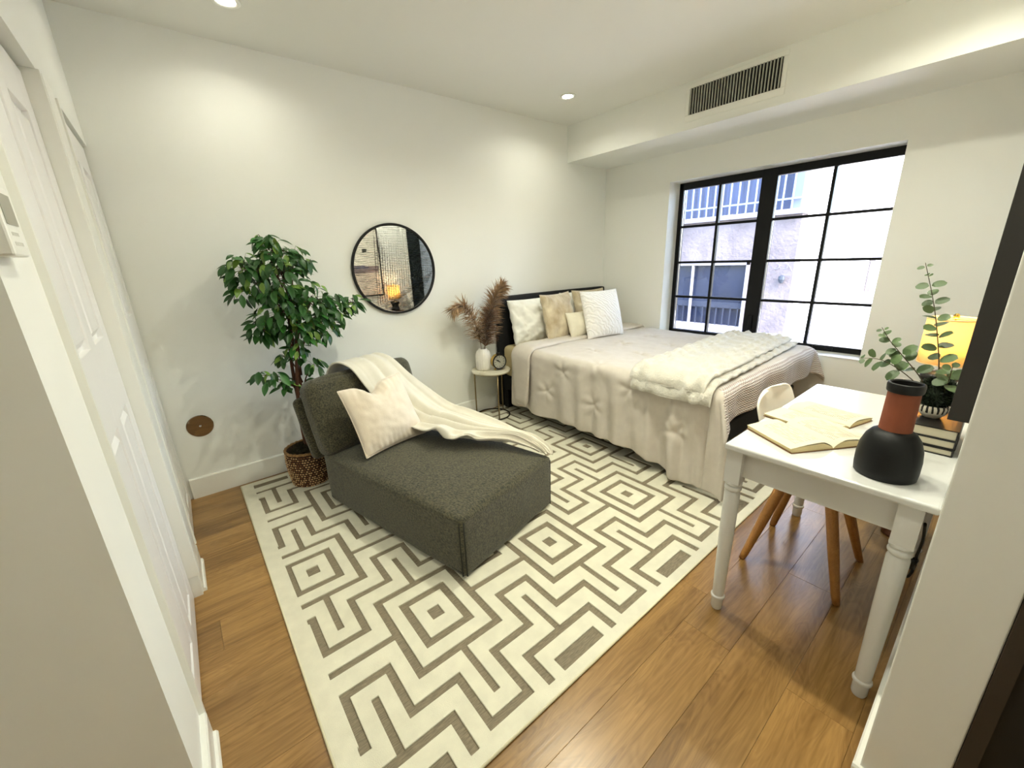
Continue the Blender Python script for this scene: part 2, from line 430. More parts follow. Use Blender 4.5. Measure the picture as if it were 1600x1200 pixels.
downlight(-4.20, -4.20, 'added unseen ceiling fill light in the passage behind the doorway', .8)

# ------------------------------------------------------------------ air vent on the soffit
v = thing('air_vent', 'white framed supply grille with thin upright blades on the soffit', 'vent', (-.615, -1.57, 2.51))
b = MB(); Y0, Y1, Z0, Z1 = -.31, .31, -.085, .088
b.box((-.008, Y0-.03, Z1), (0, Y1+.03, Z1+.03)); b.box((-.008, Y0-.03, Z0-.045), (0, Y1+.03, Z0))
b.box((-.008, Y0-.03, Z0), (0, Y0, Z1)); b.box((-.008, Y1, Z0), (0, Y1+.03, Z1))
b.build('frame', M_trim, v, bevel=.003)
MB().box((-.0015, Y0, Z0), (-.0005, Y1, Z1)).build('backing', mat('duct black', lin(8, 8, 8), .9), v)
bm_ = None
for k in range(30):
    yy = Y0+(Y1-Y0)*(k+.5)/30
    if bm_ is None:
        o = MB().box((-.014, -.0028, Z0), (-.0005, .0028, Z1)).build('blade', mat('grey blade', lin(176, 176, 166), .5), v); bm_ = o
    else:
        o = bm_.copy(); COL.objects.link(o); o.parent = v
    o.location = (0, yy, 0)

# ------------------------------------------------------------------ round mirror and chrome cover plate on the far wall
t = thing('round_mirror', 'round wall mirror in a thin black metal frame', 'mirror', (-2.56, 0, 1.378))
RX = Matrix.Rotation(PI/2, 4, 'X')
MB().lathe([(.324, 0), (.340, 0), (.340, .024), (.324, .024)], 96, M=RX, closed=True).build('frame', M_black, t, bevel=.002)
MB().lathe([(.0001, .014), (.325, .014)], 96, M=RX).build('glass', M_mirror, t)
t = thing('cover_plate', 'round polished metal cover plate low on the wall beside the closet', 'cover plate', (-3.99, 0, .475))
MB().lathe([(.070, 0), (.071, .003), (.068, .006), (.0001, .0066)], 64, M=RX).build('plate', mat('polished steel plate', lin(150, 138, 126), .03, metal=1), t)
MB().lathe([(.0065, .0064), (.006, .0086), (.0001, .0095)], 16, M=RX).build('screw', M_chrome, t, smooth=True)

# ------------------------------------------------------------------ thermostat
t = thing('thermostat', 'white wall thermostat with a grey screen beside the closet door', 'thermostat', (-4.155, -2.06, 1.455))
MB().box((0, 0, 0), (.026, .092, .115)).build('body', M_trim, t, bevel=.004)
MB().box((.0255, .012, .052), (.027, .082, .102)).build('screen', mat('grey lcd', lin(150, 148, 134), .3), t)
b = MB()
for j, (z, n) in enumerate(((.034, 5), (.018, 6))):
    for k in range(n): b.box((.0255, .022+k*.009, z), (.0263, .0265+k*.009, z+.006))
b.build('lettering', mat('faint grey print', lin(190, 188, 180), .6), t)

# ------------------------------------------------------------------ rug: flat woven ground with raised pale pile
RX0, RY0, RW, RH = -3.865, -2.43, 3.05, 2.37
rug = thing('area_rug', 'large pale rug with a taupe geometric maze pattern on the wood floor', 'rug', (RX0, RY0, 0))
M_rugbase = mat('taupe flat weave', lin(146, 134, 112), .95, noise_amt=.35, noise_scale=30, stretch=(1.2, 9, 1), bump=.5, bump_scale=160, bdist=.004)
M_pile = mat('ivory pile', lin(221, 217, 196), .95, noise_amt=.09, noise_scale=16, bump=.35, bump_scale=420, bdist=.003, sheen=.3)
def rug_gray():
    U, V = .668, .609; R = []
    for k in range(-1, 5):
        cv = -.033 + V*k if True else 0
        off = .164 if k % 2 == 0 else .498
        for i in range(-2, 6):
            cu = off + U*i
            def add(a, b, c, d): R.append((cu+a, cu+b, cv+c, cv+d))
            def ring(ou, ov, iu, iv):
                add(-ou, ou, iv, ov); add(-ou, ou, -ov, -iv); add(-ou, -iu, -iv, iv); add(iu, ou, -iv, iv)
            add(-.027, .027, -.03, .03)
            ring(.109, .131, .076, .099); ring(.188, .220, .157, .190)
            add(.188, U-.188, -.014, .014)
            for s in (-1, 1):
                q = lambda lo, hi: (lo, hi) if s > 0 else (-hi, -lo)
                add(-.013, .013, *q(.220, .430))
                add(-.093, .093, *q(.488, .518))
                add(-.093, -.064, *q(.295, .488)); add(.064, .093, *q(.295, .488))
                add(.064, V*0+.334-.064, *q(.290, .319)); add(-(.334-.064), -.064, *q(.290, .319))
    # solid blocks where the end diamonds are cut by the border
    for cu in [.164+U*i for i in range(-1, 6)]:
        R.append((cu-.109, cu+.109, .042, .098)); R.append((cu-.109, cu+.109, RH-.098, RH-.042))
    B = (.066, RW-.066, .042, RH-.042); out = []
    for a, b, c, d in R:
        a, b, c, d = max(a, B[0]), min(b, B[1]), max(c, B[2]), min(d, B[3])
        if b-a > .004 and d-c > .004: out.append((a, b, c, d))
    return out
G = rug_gray()
def snap(vals):
    vals = sorted(vals); out = [vals[0]]
    for x in vals[1:]:
        if x-out[-1] > .004: out.append(x)
    return out
us = snap([0, RW]+[x for g in G for x in g[:2]]); vs_ = snap([0, RH]+[x for g in G for x in g[2:]])
nu, nv = len(us)-1, len(vs_)-1
gray = [[False]*nv for _ in range(nu)]
for a, b_, c, d in G:
    for i in range(nu):
        mu = (us[i]+us[i+1])/2
        if a-.001 < mu < b_+.001:
            for j in range(nv):
                mv = (vs_[j]+vs_[j+1])/2
                if c-.001 < mv < d+.001: gray[i][j] = True
ZB, ZP = .005, .0115
vid = {}; V_ = []; F_ = []
def vx(i, j, z):
    k = (i, j, z)
    if k not in vid: vid[k] = len(V_); V_.append((us[i], vs_[j], z))
    return vid[k]
for i in range(nu):
    for j in range(nv):
        if gray[i][j]: continue
        F_.append((vx(i, j, ZP), vx(i+1, j, ZP), vx(i+1, j+1, ZP), vx(i, j+1, ZP)))
        for di, dj, e in ((-1, 0, ((i, j+1), (i, j))), (1, 0, ((i+1, j), (i+1, j+1))), (0, -1, ((i, j), (i+1, j))), (0, 1, ((i+1, j+1), (i, j+1)))):
            ii, jj = i+di, j+dj
            if ii < 0 or jj < 0 or ii >= nu or jj >= nv or gray[ii][jj]:
                zb = ZB-.001
                F_.append((vx(*e[0], zb), vx(*e[1], zb), vx(*e[1], ZP), vx(*e[0], ZP)))
MB().box((.004, .004, .0005), (RW-.004, RH-.004, ZB)).build('ground_weave', M_rugbase, rug)
pile = MB().add(V_, F_).build('pile', M_pile, rug)
bm = bmesh.new(); bm.from_mesh(pile.data)
bmesh.ops.dissolve_limit(bm, angle_limit=.02, verts=bm.verts, edges=bm.edges)
bm.to_mesh(pile.data); bm.free()
md = pile.modifiers.new('bevel', 'BEVEL'); md.width = .003; md.segments = 2; md.limit_method = 'ANGLE'; md.angle_limit = math.radians(40)
b = MB(); r_ = .004
pts = [(0, 0), (RW, 0), (RW, RH), (0, RH), (0, 0)]
for k in range(4): b.tube([(pts[k][0], pts[k][1], .0062), (pts[k+1][0], pts[k+1][1], .0062)], .0055, 6)
b.build('binding', mat('cream binding', lin(226, 220, 190), .9), rug, smooth=True)

# ------------------------------------------------------------------ upholstery helpers
def cushion(name, w, h, t, m, parent=None, seed=0, n=34, pinch=.075, wr=.006, crease=.010, loc=None, rot=None, ear=.012, square=.5, chop=0):
    """soft pillow standing in its own XZ plane, bottom edge on z=0, thickness along Y"""
    b = MB()
    def side(sg):
        def fn(a, c):
            u, v_ = 2*a-1, 2*c-1
            u = math.copysign(abs(u)**.85, u); v_ = math.copysign(abs(v_)**.85, v_)
            x = w/2*u*(1-pinch*(1-abs(v_)**2.2)); z = h/2*v_*(1-pinch*(1-abs(u)**2.2))
            prof = max(0, (1-u*u))**square*max(0, (1-v_*v_))**square
            e = min(1-abs(u), 1-abs(v_))
            wrk = wr*(n3(x*14+seed, z*14, 3.1*sg)+.5*n3(x*30+seed, z*30, sg))
            # creases running in from the corners and edges
            ang = math.atan2(v_, u)
            rad = crease*math.sin(9*ang+3*n3(seed, u*2, v_*2))*max(0, (abs(u)*abs(v_))**1.5)*(prof**.3)
            ed = .5*crease*math.sin(w*95*u+seed+4*n3(u*2, v_*2, seed))*math.exp(-((1-abs(v_))/.18)**1)*(prof**.4)
            y_ = sg*(t/2*prof + (wrk+rad+ed)*min(1, prof*3))
            if chop and v_ > .2:   # karate-chopped top
                d = chop*math.exp(-((u+.12)/.26)**2)*((v_-.2)/.8)**1.3
                z -= d*h*.5; y_ *= 1+.25*math.exp(-((abs(u)-.35)/.2)**2)*((v_-.2)/.8)
            return Vector((x, y_, z+h/2))
        return fn
    b.grid(side(1), n, n); o0 = len(b.f)
    b2 = MB(); b2.grid(side(-1), n, n)
    b.add(b2.v, [tuple(reversed(f)) for f in b2.f])
    o = b.build(name, m, parent, smooth=True, loc=loc)
    weld(o, .0008)
    o.data.polygons.foreach_set('use_smooth', [True]*len(o.data.polygons))
    if rot: o.rotation_euler = rot
    return o
def seam_tube(parent, w, h, m, pinch=.075, r=.0035, name='piping', chop=0):
    pts = []; N = 40
    def P(u, v_):
        x = w/2*u*(1-pinch*(1-abs(v_)**2.2)); z = h/2*v_*(1-pinch*(1-abs(u)**2.2))
        if chop and v_ > .2: z -= chop*math.exp(-((u+.12)/.26)**2)*((v_-.2)/.8)**1.3*h*.5
        return (x, 0, z+h/2)
    for k in range(N): pts.append(P(-1+2*k/N, -1))
    for k in range(N): pts.append(P(1, -1+2*k/N))
    for k in range(N): pts.append(P(1-2*k/N, 1))
    for k in range(N+1): pts.append(P(-1, 1-2*k/N))
    return MB().tube(pts, r, 6).build(name, m, parent, smooth=True)

def rbox(name, lo, hi, m, parent, r=.03, puff=(0, 0, 0), n=22, wr=.003, seed=0, loc=None):
    """upholstered block: rounded box with slightly puffed faces"""
    lo = Vector(lo); hi = Vector(hi); c = (lo+hi)/2; hs = (hi-lo)/2
    bm = bmesh.new(); bmesh.ops.create_cube(bm, size=2)
    bmesh.ops.subdivide_edges(bm, edges=bm.edges[:], cuts=n, use_grid_fill=True)
    for v_ in bm.verts:
        p = v_.co.copy()
        # denser sampling near the edges
        p = Vector(tuple(math.copysign(1-(1-abs(q))**1.6, q) if abs(q) < 1 else q for q in p))
        q = Vector((p.x*hs.x, p.y*hs.y, p.z*hs.z))
        inn = Vector((max(-hs.x+r, min(hs.x-r, q.x)), max(-hs.y+r, min(hs.y-r, q.y)), max(-hs.z+r, min(hs.z-r, q.z))))
        d = q-inn
        if d.length > 1e-9: q = inn+d.normalized()*r
        for a in range(3):
            o1, o2 = (a+1) % 3, (a+2) % 3
            f = (1-abs(p[o1])**2.5)*(1-abs(p[o2])**2.5)*abs(p[a])**3
            if a < 2 or p[a] > 0: q[a] += math.copysign(puff[a]*f, p[a])
        nn = n3(q.x*7+seed, q.y*7, q.z*7)+.5*n3(q.x*16+seed, q.y*16, q.z*16)
        q += q.normalized()*wr*nn
        v_.co = q+c
    me = bpy.data.meshes.new(name); bm.to_mesh(me); bm.free(); me.materials.append(m)
    me.polygons.foreach_set('use_smooth', [True]*len(me.polygons))
    o = bpy.data.objects.new(name, me); COL.objects.link(o); o.parent = parent
    if loc: o.location = loc
    return o

# ------------------------------------------------------------------ chaise
M_tweed = mat('charcoal green tweed', lin(86, 81, 57), .95, col2=lin(33, 33, 22), noise_scale=135, stretch=(1, .6, 1), bump=.9, bump_scale=260, bdist=.004, sheen=.25)
M_seam = mat('dark seam', lin(40, 41, 36), .9)
ch = thing('chaise_lounge', 'dark olive grey tweed armless chaise standing on the patterned rug', 'chaise', (-3.18, -1.798, 0), math.radians(13.2))
rbox('seat_base', (0, 0, .022), (.74, 1.17, .335), M_tweed, ch, r=.022, puff=(.008, .008, .045), wr=.003, seed=2)
b = MB()
for (x, y_) in ((.05, .05), (.69, .05), (.05, 1.1), (.69, 1.1)): b = MB(); b.lathe([(.022, .0115), (.022, .06)], 16, c=(x, y_, 0)); b.build('foot', M_black, ch)
# corner seams, doubled piping
for (x, y_, nm) in ((.004, .004, 0), (.736, .004, 1)):
    sx = -1 if x < .3 else 1
    for dx, dy in ((sx*.001, .013), (-sx*.012, -.002)):
        MB().tube([(x+dx, y_+dy, .03), (x+dx*1.0, y_+dy, .18), (x+dx, y_+dy, .315)], .0045, 6).build('seam', M_seam, ch, smooth=True)
MB().tube([(.003, .01, .05), (.003, .6, .048), (.003, 1.15, .05)], .004, 6).build('seam', M_seam, ch, smooth=True)
def leaning(name, lo, hi, m, loc, ang, **k):
    o = rbox(name, lo, hi, m, ch, **k); o.location = loc; o.rotation_euler = (ang, 0, 0); return o
leaning('back_cushion', (-.005, -.085, 0), (.755, .085, .475), M_tweed, (0, 1.135, .315), math.radians(-19), r=.06, puff=(.005, .025, .012), wr=.006, seed=5)
leaning('back_shell', (-.01, -.035, 0), (.75, .035, .40), M_tweed, (0, 1.275, .262), math.radians(-21), r=.033, puff=(.004, .012, .004), wr=.003, seed=8)

# cream velvet pillow leaning on the chaise back
def M_velvet(name, c, c2, ns=10): return mat(name, c, .75, col2=c2, noise_scale=ns, bump=.25, bump_scale=120, bdist=.003, sheen=.6)
M_cream = M_velvet('cream velvet', lin(226, 214, 196), lin(216, 202, 182))
cz = Matrix.Translation((-3.18, -1.798, 0)) @ Matrix.Rotation(math.radians(13.2), 4, 'Z')
p = cz @ Vector((.275, .79, .385))
t = thing('throw_pillow', 'cream velvet pillow with a dented top leaning on the chaise back', 'pillow', p)
t.rotation_euler = Euler((math.radians(-29), math.radians(-3), math.radians(8)), 'XYZ')
cushion('cover', .405, .415, .16, M_cream, t, seed=3, n=60, pinch=.05, chop=.30, crease=.012, wr=.005)
seam_tube(t, .405, .415, M_cream, pinch=.05, chop=.30)

# throw blanket flowing over the back, along the far edge of the seat and to its front corner
rows = [  # (near edge) (far edge) in chaise coordinates (a, b, z)
    [(.20, 1.47, .45), (.50, 1.47, .45)],
    [(.20, 1.40, .70), (.51, 1.40, .70)],
    [(.22, 1.31, .825), (.525, 1.32, .828)],
    [(.26, 1.17, .805), (.57, 1.19, .81)],
    [(.30, 1.08, .665), (.64, 1.10, .69)],
    [(.34, 1.00, .52), (.715, 1.02, .575)],
    [(.37, .88, .435), (.750, .86, .462)],
    [(.375, .70, .408), (.760, .66, .420)],
    [(.385, .53, .400), (.758, .45, .400)],
    [(.47, .39, .398), (.757, .28, .388)],
    [(.60, .24, .392), (.752, .13, .374)],
    [(.665, .10, .374), (.748, .02, .352)],
    [(.700, .03, .356), (.742, -.012, .33)],
]
A_ = [Vector(r[0]) for r in rows]; B_ = [Vector(r[1]) for r in rows]
def throw_pt(s, q):
    a = cat_rom(A_, q); c = cat_rom(B_, q); p = a.lerp(c, s)
    fl = min(1, max(0, (q-.10)/.3))
    w_ = .030+.046*min(1, max(0, (q-.40)/.2))
    if q > .85: w_ *= (1-q)/.15*.8+.2
    k = 1.9
    s2 = s+.10*math.sin(5*q)+.12*n3(q*2.2, 4.1, s)
    fold = abs(math.sin(PI*k*s2*1.6+.7))**.6*1.5-.7+.35*math.sin(2*PI*4.2*s2+5*q)
    up = Vector((0, -.45, 1)).normalized() if q < .55 else Vector((0, 0, 1))
    lift = (fold*.5+.55)*w_*fl
    p = p+up*(lift+.004)
    # loose bunch beside the pillow
    bq = math.exp(-((q-.645)/.030)**2)*math.exp(-((s-.05)/.15)**2)
    p += Vector((-.03, -.05, .075))*bq
    b2 = math.exp(-((q-.735)/.022)**2)*math.exp(-((s-.04)/.12)**2)
    p += Vector((-.02, -.03, .045))*b2
    p += Vector((n3(q*9, s*5, 2), n3(q*9, s*5, 7), n3(q*9, s*5, 5)))*.004
    return p
M_fleece = mat('ivory fleece', lin(218, 212, 196), .9, noise_amt=.06, noise_scale=14, bump=.35, bump_scale=200, bdist=.004, sheen=.5)
bl = MB().grid(throw_pt, 44, 130).build('throw_blanket', M_fleece, None, smooth=True, solid=.012, sub=1)
bl.location = (-3.18, -1.798, 0); bl.rotation_euler = (0, 0, math.radians(13.2))
bl.modifiers['solid'].offset = 1.0
tag(bl, 'ivory fleece throw blanket trailing over the chaise back and seat', 'blanket')

# ------------------------------------------------------------------ bed
M_hb = mat('black headboard fabric', lin(6, 6, 8), .85, bump=.3, bump_scale=180, bdist=.003)
bed = thing('bed', 'queen bed with a tall black upholstered headboard and black base', 'bed', (0, 0, 0))
rbox('headboard', (-1.625, -.085, .02), (-.065, -.02, 1.092), M_hb, bed, r=.018, puff=(0, .004, .003), wr=.001, n=14)
MB().box((-1.60, -2.10, .20), (-.08, -.085, .335)).build('side_rail', M_hb, bed, bevel=.01)
for (x, y_) in ((-1.57, -2.06), (-.11, -2.06), (-1.57, -.12), (-.11, -.12), (-.84, -1.1)):
    MB().box((x-.03, y_-.03, .0125 if (-3.865 < x < -.815) else 0), (x+.03, y_+.03, .2)).build('leg', M_black, bed, bevel=.004)
mt = thing('mattress', 'mattress in a tan fitted sheet, bare at the head of the bed', 'mattress', (0, 0, 0))
M_sheet = mat('tan sheet', lin(204, 188, 146), .85, noise_amt=.06, noise_scale=9, bump=.2, bump_scale=70, bdist=.004)
rbox('fitted_sheet', (-1.605, -2.105, .335), (-.075, -.09, .640), M_sheet, mt, r=.05, puff=(.004, .004, .012), wr=.004, n=20)

# comforter
BX0, BX1, BYF, BYH, BH = -1.642, -.125, -2.150, -.36, .668
M_linen = mat('sand linen', lin(203, 195, 185), .9, noise_amt=.05, noise_scale=20, bump=.22, bump_scale=240, bdist=.003)
def ribbed(name):
    m = mat(name, lin(204, 194, 184), .9); nt = m.node_tree; L = nt.links; bb = bsdf(m)
    tc = nt.nodes.new('ShaderNodeTexCoord'); sp = nt.nodes.new('ShaderNodeSeparateXYZ'); L.new(tc.outputs['Object'], sp.inputs[0])
    s1 = nt.nodes.new('ShaderNodeMath'); s1.operation = 'MULTIPLY'; s1.inputs[1].default_value = 260; L.new(sp.outputs['X'], s1.inputs[0])
    s2 = nt.nodes.new('ShaderNodeMath'); s2.operation = 'SINE'; L.new(s1.outputs[0], s2.inputs[0])
    s3 = nt.nodes.new('ShaderNodeMath'); s3.operation = 'MULTIPLY'; s3.inputs[1].default_value = 1.1; L.new(s2.outputs[0], s3.inputs[0])
    z1 = nt.nodes.new('ShaderNodeMath'); z1.operation = 'MULTIPLY_ADD'; z1.inputs[1].default_value = 420
    L.new(sp.outputs['Z'], z1.inputs[0]); L.new(s3.outputs[0], z1.inputs[2])
    z2 = nt.nodes.new('ShaderNodeMath'); z2.operation = 'SINE'; L.new(z1.outputs[0], z2.inputs[0])
    mr = nt.nodes.new('ShaderNodeMapRange'); mr.inputs[1].default_value = -1; mr.inputs[2].default_value = 1; L.new(z2.outputs[0], mr.inputs[0])
    mx = nt.nodes.new('ShaderNodeMix'); mx.data_type = 'RGBA'; mx.inputs[6].default_value = lin(172, 156, 146); mx.inputs[7].default_value = lin(226, 220, 216)
    L.new(mr.outputs[0], mx.inputs[0]); L.new(mx.outputs[2], bb.inputs['Base Color'])
    bp = nt.nodes.new('ShaderNodeBump'); bp.inputs['Strength'].default_value = .6; bp.inputs['Distance'].default_value = .006
    L.new(mr.outputs[0], bp.inputs['Height']); L.new(bp.outputs[0], bb.inputs['Normal'])
    return m
M_rib = ribbed('ribbed linen')
tufts = [(-1.642-o, y_) for o, y_ in ((.14, -.98), (.14, -1.62), (.34, -.80), (.34, -1.30), (.34, -1.95), (.02, -1.30))] + \
        [(-1.35, -1.0), (-.95, -1.0), (-.5, -1.0), (-1.2, -1.35), (-.75, -1.35), (-.35, -1.35)]
def comf(s, t_):
    """flat cloth coordinates (s across, t_ along) to the draped position; second value: foot side?"""
    a = max(0, BX0-s); a2 = max(0, s-BX1); f = max(0, BYF-t_)
    r = .055
    x = min(max(s, BX0), BX1); y_ = max(t_, BYF); z = BH
    # gentle loft and ripples on the top
    topw = .010*n3(s*2.2, t_*2.2, 1)+.006*n3(s*6, t_*6, 3)+.004*n3(s*13, t_*11, 9)
    for (tx, ty) in tufts:
        d2 = (s-tx)**2+(t_-ty)**2
        if d2 < .04:
            d = math.sqrt(d2); an = math.atan2(t_-ty, s-tx)
            topw += -.020*math.exp(-(d/.022)**2)+.007*math.cos(5*an+tx*9)*math.exp(-((d-.05)/.045)**2)
    def drop(o):   # rounded edge then straight fall: returns (outward, down)
        L_ = r*PI/2
        if o <= L_: th = o/r; return r*math.sin(th), r*(1-math.cos(th))
        return r, r+(o-L_)
    def edge_round(d):  # d distance inside the edge
        return 0
    nx = Vector((0, 0, 1))
    if f == 0:
        ex, dn = drop(a); x -= ex; z -= dn
        ex2, dn2 = drop(a2); x += ex2; z -= dn2
        k = min(1, a/.15); kk = min(1, a/.45)
        nx = Vector((-min(1, ex/r), 0, 1-min(1, ex/r))) if a > 0 else (Vector((min(1, ex2/r), 0, 1-min(1, ex2/r))) if a2 > 0 else Vector((0, 0, 1)))
        wave = k*(.010*math.sin(t_*15+2.0*n3(t_*2, a*2, 4))+.016*kk*math.sin(t_*27+5*n3(t_*1.5, 3, a*1.2)))  + .02*kk*n3(t_*3, a*3, 8) + kk*min(1, max(0, (-1.45-t_)/.5))*(.020*math.sin(t_*38+3*n3(t_*2, 1, a*2))+.010*math.sin(t_*71+4*a))
        return Vector((x, y_, z))+nx*(topw+wave), False
    if a == 0 and a2 == 0:
        ex, dn = drop(f); y_ -= ex; z -= dn
        nx = Vector((0, -min(1, ex/r), 1-min(1, ex/r)))
        wave = .012*math.sin(s*14+2*n3(s*2, f*3, 2))*min(1, f/.15)
        return Vector((x, y_, z))+nx*(topw+wave), True
    # corners: the two falls meet in a hanging fold
    aa = a if a > 0 else a2; sg = -1 if a > 0 else 1
    rho = math.hypot(aa, f); phi = math.atan2(f, aa)
    ex, dn = drop(rho)
    g = math.sin(2*phi)*max(0, rho-.03)
    wv = .030*math.sin(phi*8+rho*5)*min(1, rho/.3)*math.sin(2*phi)
    outx = ex*math.cos(phi)+.13*g+wv; outy = ex*math.sin(phi)+.30*g
    dn -= g*.10
    return Vector((x+sg*outx, BYF-outy, BH-dn))+Vector((0, 0, 1))*topw*.5, f > aa*1.15
SL, FOOT = .575, .235
def comforter():
    b = MB(); NU, NV = 150, 130
    s0, s1 = BX0-SL, BX1+.25; t0, t1 = BYF-FOOT, BYH
    foot = {}; vs = []
    for j in range(NV):
        for i in range(NU):
            s = s0+(s1-s0)*i/(NU-1); t_ = t0+(t1-t0)*j/(NV-1)
            # the near hem is not cut straight
            if s < BX0:
                fl_ = min(1, max(0, (-1.60-t_)/.45)); s = BX0-(BX0-s)*(1+.05*n3(t_*2.2, 5, 0)-.02*(t_+1.2)+.13*fl_*fl_*(3-2*fl_))
            p, ft = comf(s, t_); foot[j*NU+i] = ft; vs.append(p)
    fs = []
    for j in range(NV-1):
        for i in range(NU-1):
            q = j*NU+i; fs.append((q, q+1, q+NU+1, q+NU))
    b.add(vs, fs); b.mi = [1 if all(foot[k] for k in f) else 0 for f in fs]
    for v_ in range(len(b.v)):
        x, y_, z = b.v[v_]
        if z < .028: b.v[v_] = (x, y_, .028+.004*n3(x*20, y_*20))
    o = b.build('comforter', [M_linen, M_rib], None, smooth=True, solid=.022)
    o.modifiers['solid'].offset = 0
    sb = o.modifiers.new('sub', 'SUBSURF'); sb.levels = 1; sb.render_levels = 1
    return o
cf = thing('comforter', 'sand coloured linen comforter hanging over the bed sides', 'comforter', (0, 0, 0))
o = comforter(); o.parent = cf; o.name = 'spread'
# turned-back cuff at the head end: a thick folded band across the bed and down the near side
def cuff(q, c):
    s = (BX0-.545)+(BX1+.2-(BX0-.545))*q
    a = max(0, BX0-s); a2 = max(0, s-BX1); r = .075; L_ = r*PI/2
    x = min(max(s, BX0), BX1); z = BH
    o_ = a if a > 0 else a2; sg = -1 if a > 0 else 1
    if o_ > 0:
        if o_ <= L_: ex, dn = r*math.sin(o_/r), r*(1-math.cos(o_/r))
        else: ex, dn = r, r+o_-L_
        x += sg*ex; z -= dn
    an = 2*PI*c
    wd = .118+.012*n3(q*5, 1, 2)-.05*max(0, a/.545-.2); th = .021
    cy = -.505+.02*n3(q*4, 6, 1)-.012*a
    ly = math.copysign(abs(math.cos(an))**.55, math.cos(an))*wd; lz = math.copysign(abs(math.sin(an))**.7, math.sin(an))*th
    k = min(1, o_/L_)*PI/2
    n_ = Vector((sg*math.sin(k), 0, math.cos(k))) if o_ > 0 else Vector((0, 0, 1))
    end = 1-.999*max(0, (abs(q-.5)-.47)/.03)**2
    rip = .006*n3(q*16, c*3, 4)
    return Vector((x, cy+ly*(.75+.25*end), z))+n_*(.020+lz*end+rip)
b = MB().grid(lambda u, v_: cuff(v_, u), 26, 110, wrap_u=True)
k_ = len(b.v); b.f.append(tuple(range(26))); b.f.append(tuple(range(k_-26, k_))); b.mi += [0, 0]
b.build('folded_cuff', M_linen, cf, smooth=True)

# ruched faux fur throw folded across the bed
M_fur = mat('white faux fur', lin(216, 212, 200), .95, noise_amt=.12, noise_scale=40, bump=.8, bump_scale=150, bdist=.008, sheen=.6)
fur = thing('fur_throw', 'white ruched faux fur throw folded across the foot of the bed', 'blanket', (0, 0, 0))
def fur_layer(name, y0, y1, zb, th, s0, s1, seed):
    def fn(u, q):
        s = s0+(s1-s0)*q; a = max(0, BX0-s); r = .085; L_ = r*PI/2
        x = max(s, BX0); z = zb; k = 0
        if a > 0:
            if a <= L_: ex, dn, k = r*math.sin(a/r), r*(1-math.cos(a/r)), a/r
            else: ex, dn, k = r, r+a-L_, PI/2
            x -= ex; z -= dn
        n_ = Vector((-math.sin(k), 0, math.cos(k)))
        an = 2*PI*u; c_, s_ = math.cos(an), math.sin(an)
        sk = -.09*(1-q)+.06*q    # laid slightly askew
        yy = (y0+y1)/2+sk*0.5+math.copysign(abs(c_)**.45, c_)*(y1-y0)/2
        zz = th/2+math.copysign(abs(s_)**.6, s_)*th/2
        row = yy*52+2.0*n3(s*3, seed, yy*2); stg = math.sin(s*46+PI*math.floor(row/PI)+2*n3(s*4, yy*6, seed))
        bmp = (.013*abs(math.sin(row))**.7+.011*stg*abs(math.sin(row)))+.005*n3(s*22, yy*22, seed)+.003*n3(s*55, yy*55, seed)
        end = min(1, min(q, 1-q)/.02)**.5
        drp = -.006*max(0, 1-abs(yy-y0)/.05)
        return Vector((x, yy, z))+n_*(zz*end+(1-end)*th/2+bmp*(.4+.6*max(0, s_))+drp)
    b = MB().grid(lambda u, q: fn(u, q), 130, 240, wrap_u=True); n = len(b.v)
    b.f += [tuple(range(130)), tuple(range(n-130, n))]; b.mi += [0, 0]
    return b.build(name, M_fur, fur, smooth=True)
fur_layer('lower_fold', -2.125, -1.60, BH+.016, .030, BX0-.145, BX1-.02, 3)
fur_layer('upper_fold', -2.085, -1.585, BH+.046, .034, BX0-.115, BX1-.03, 11)

# bed pillows
M_white = mat('white cotton', lin(238, 238, 232), .85, noise_amt=.03, noise_scale=8, bump=.2, bump_scale=60, bdist=.004)
M_bvel = M_velvet('beige velvet', lin(214, 202, 174), lin(166, 146, 112), 7)
M_lumb = mat('champagne satin', lin(228, 222, 202), .5, noise_amt=.08, noise_scale=9, sheen=.4)
M_knit = mat('white ridged knit', lin(240, 238, 236), .9, sheen=.3)
def ridge_bump(m, k=95, amp=.55):
    nt = m.node_tree; L = nt.links; tc = nt.nodes.new('ShaderNodeTexCoord')
    w = nt.nodes.new('ShaderNodeTexWave'); w.wave_type = 'BANDS'; w.bands_direction = 'DIAGONAL'; w.wave_profile = 'SIN'
    w.inputs['Scale'].default_value = k/6.28; w.inputs['Distortion'].default_value = 7; w.inputs['Detail'].default_value = 1.5; w.inputs['Detail Scale'].default_value = 1.2
    L.new(tc.outputs['Object'], w.inputs['Vector'])
    bp = nt.nodes.new('ShaderNodeBump'); bp.inputs['Strength'].default_value = amp; bp.inputs['Distance'].default_value = .01
    L.new(w.outputs['Fac'], bp.inputs['Height']); L.new(bp.outputs[0], bsdf(m).inputs['Normal'])
ridge_bump(M_knit)
def pillow(label, loc, rx, rz, w, h, t_, m, seed, ry=0, pipe=False, grp=None, **k):
    e = thing('bed_pillow', label, 'pillow', loc)
    e.rotation_euler = Euler((math.radians(rx), math.radians(ry), math.radians(rz)), 'XYZ')
    cushion('pillow_cover', w, h, t_, m, e, seed=seed, n=44, **k)
    if pipe: seam_tube(e, w, h, m, pinch=k.get('pinch', .075))
    return e
pillow('white sleeping pillow at the nightstand end of the headboard', (-1.28, -.27, .655), -14, 0, .62, .42, .17, M_white, 1, wr=.024, crease=.026, pinch=.04, square=.5)
pillow('white sleeping pillow behind the beige velvet cushions near the window', (-.55, -.22, .655), -12, 0, .64, .43, .15, M_white, 9, wr=.024, crease=.026, pinch=.04, square=.5)
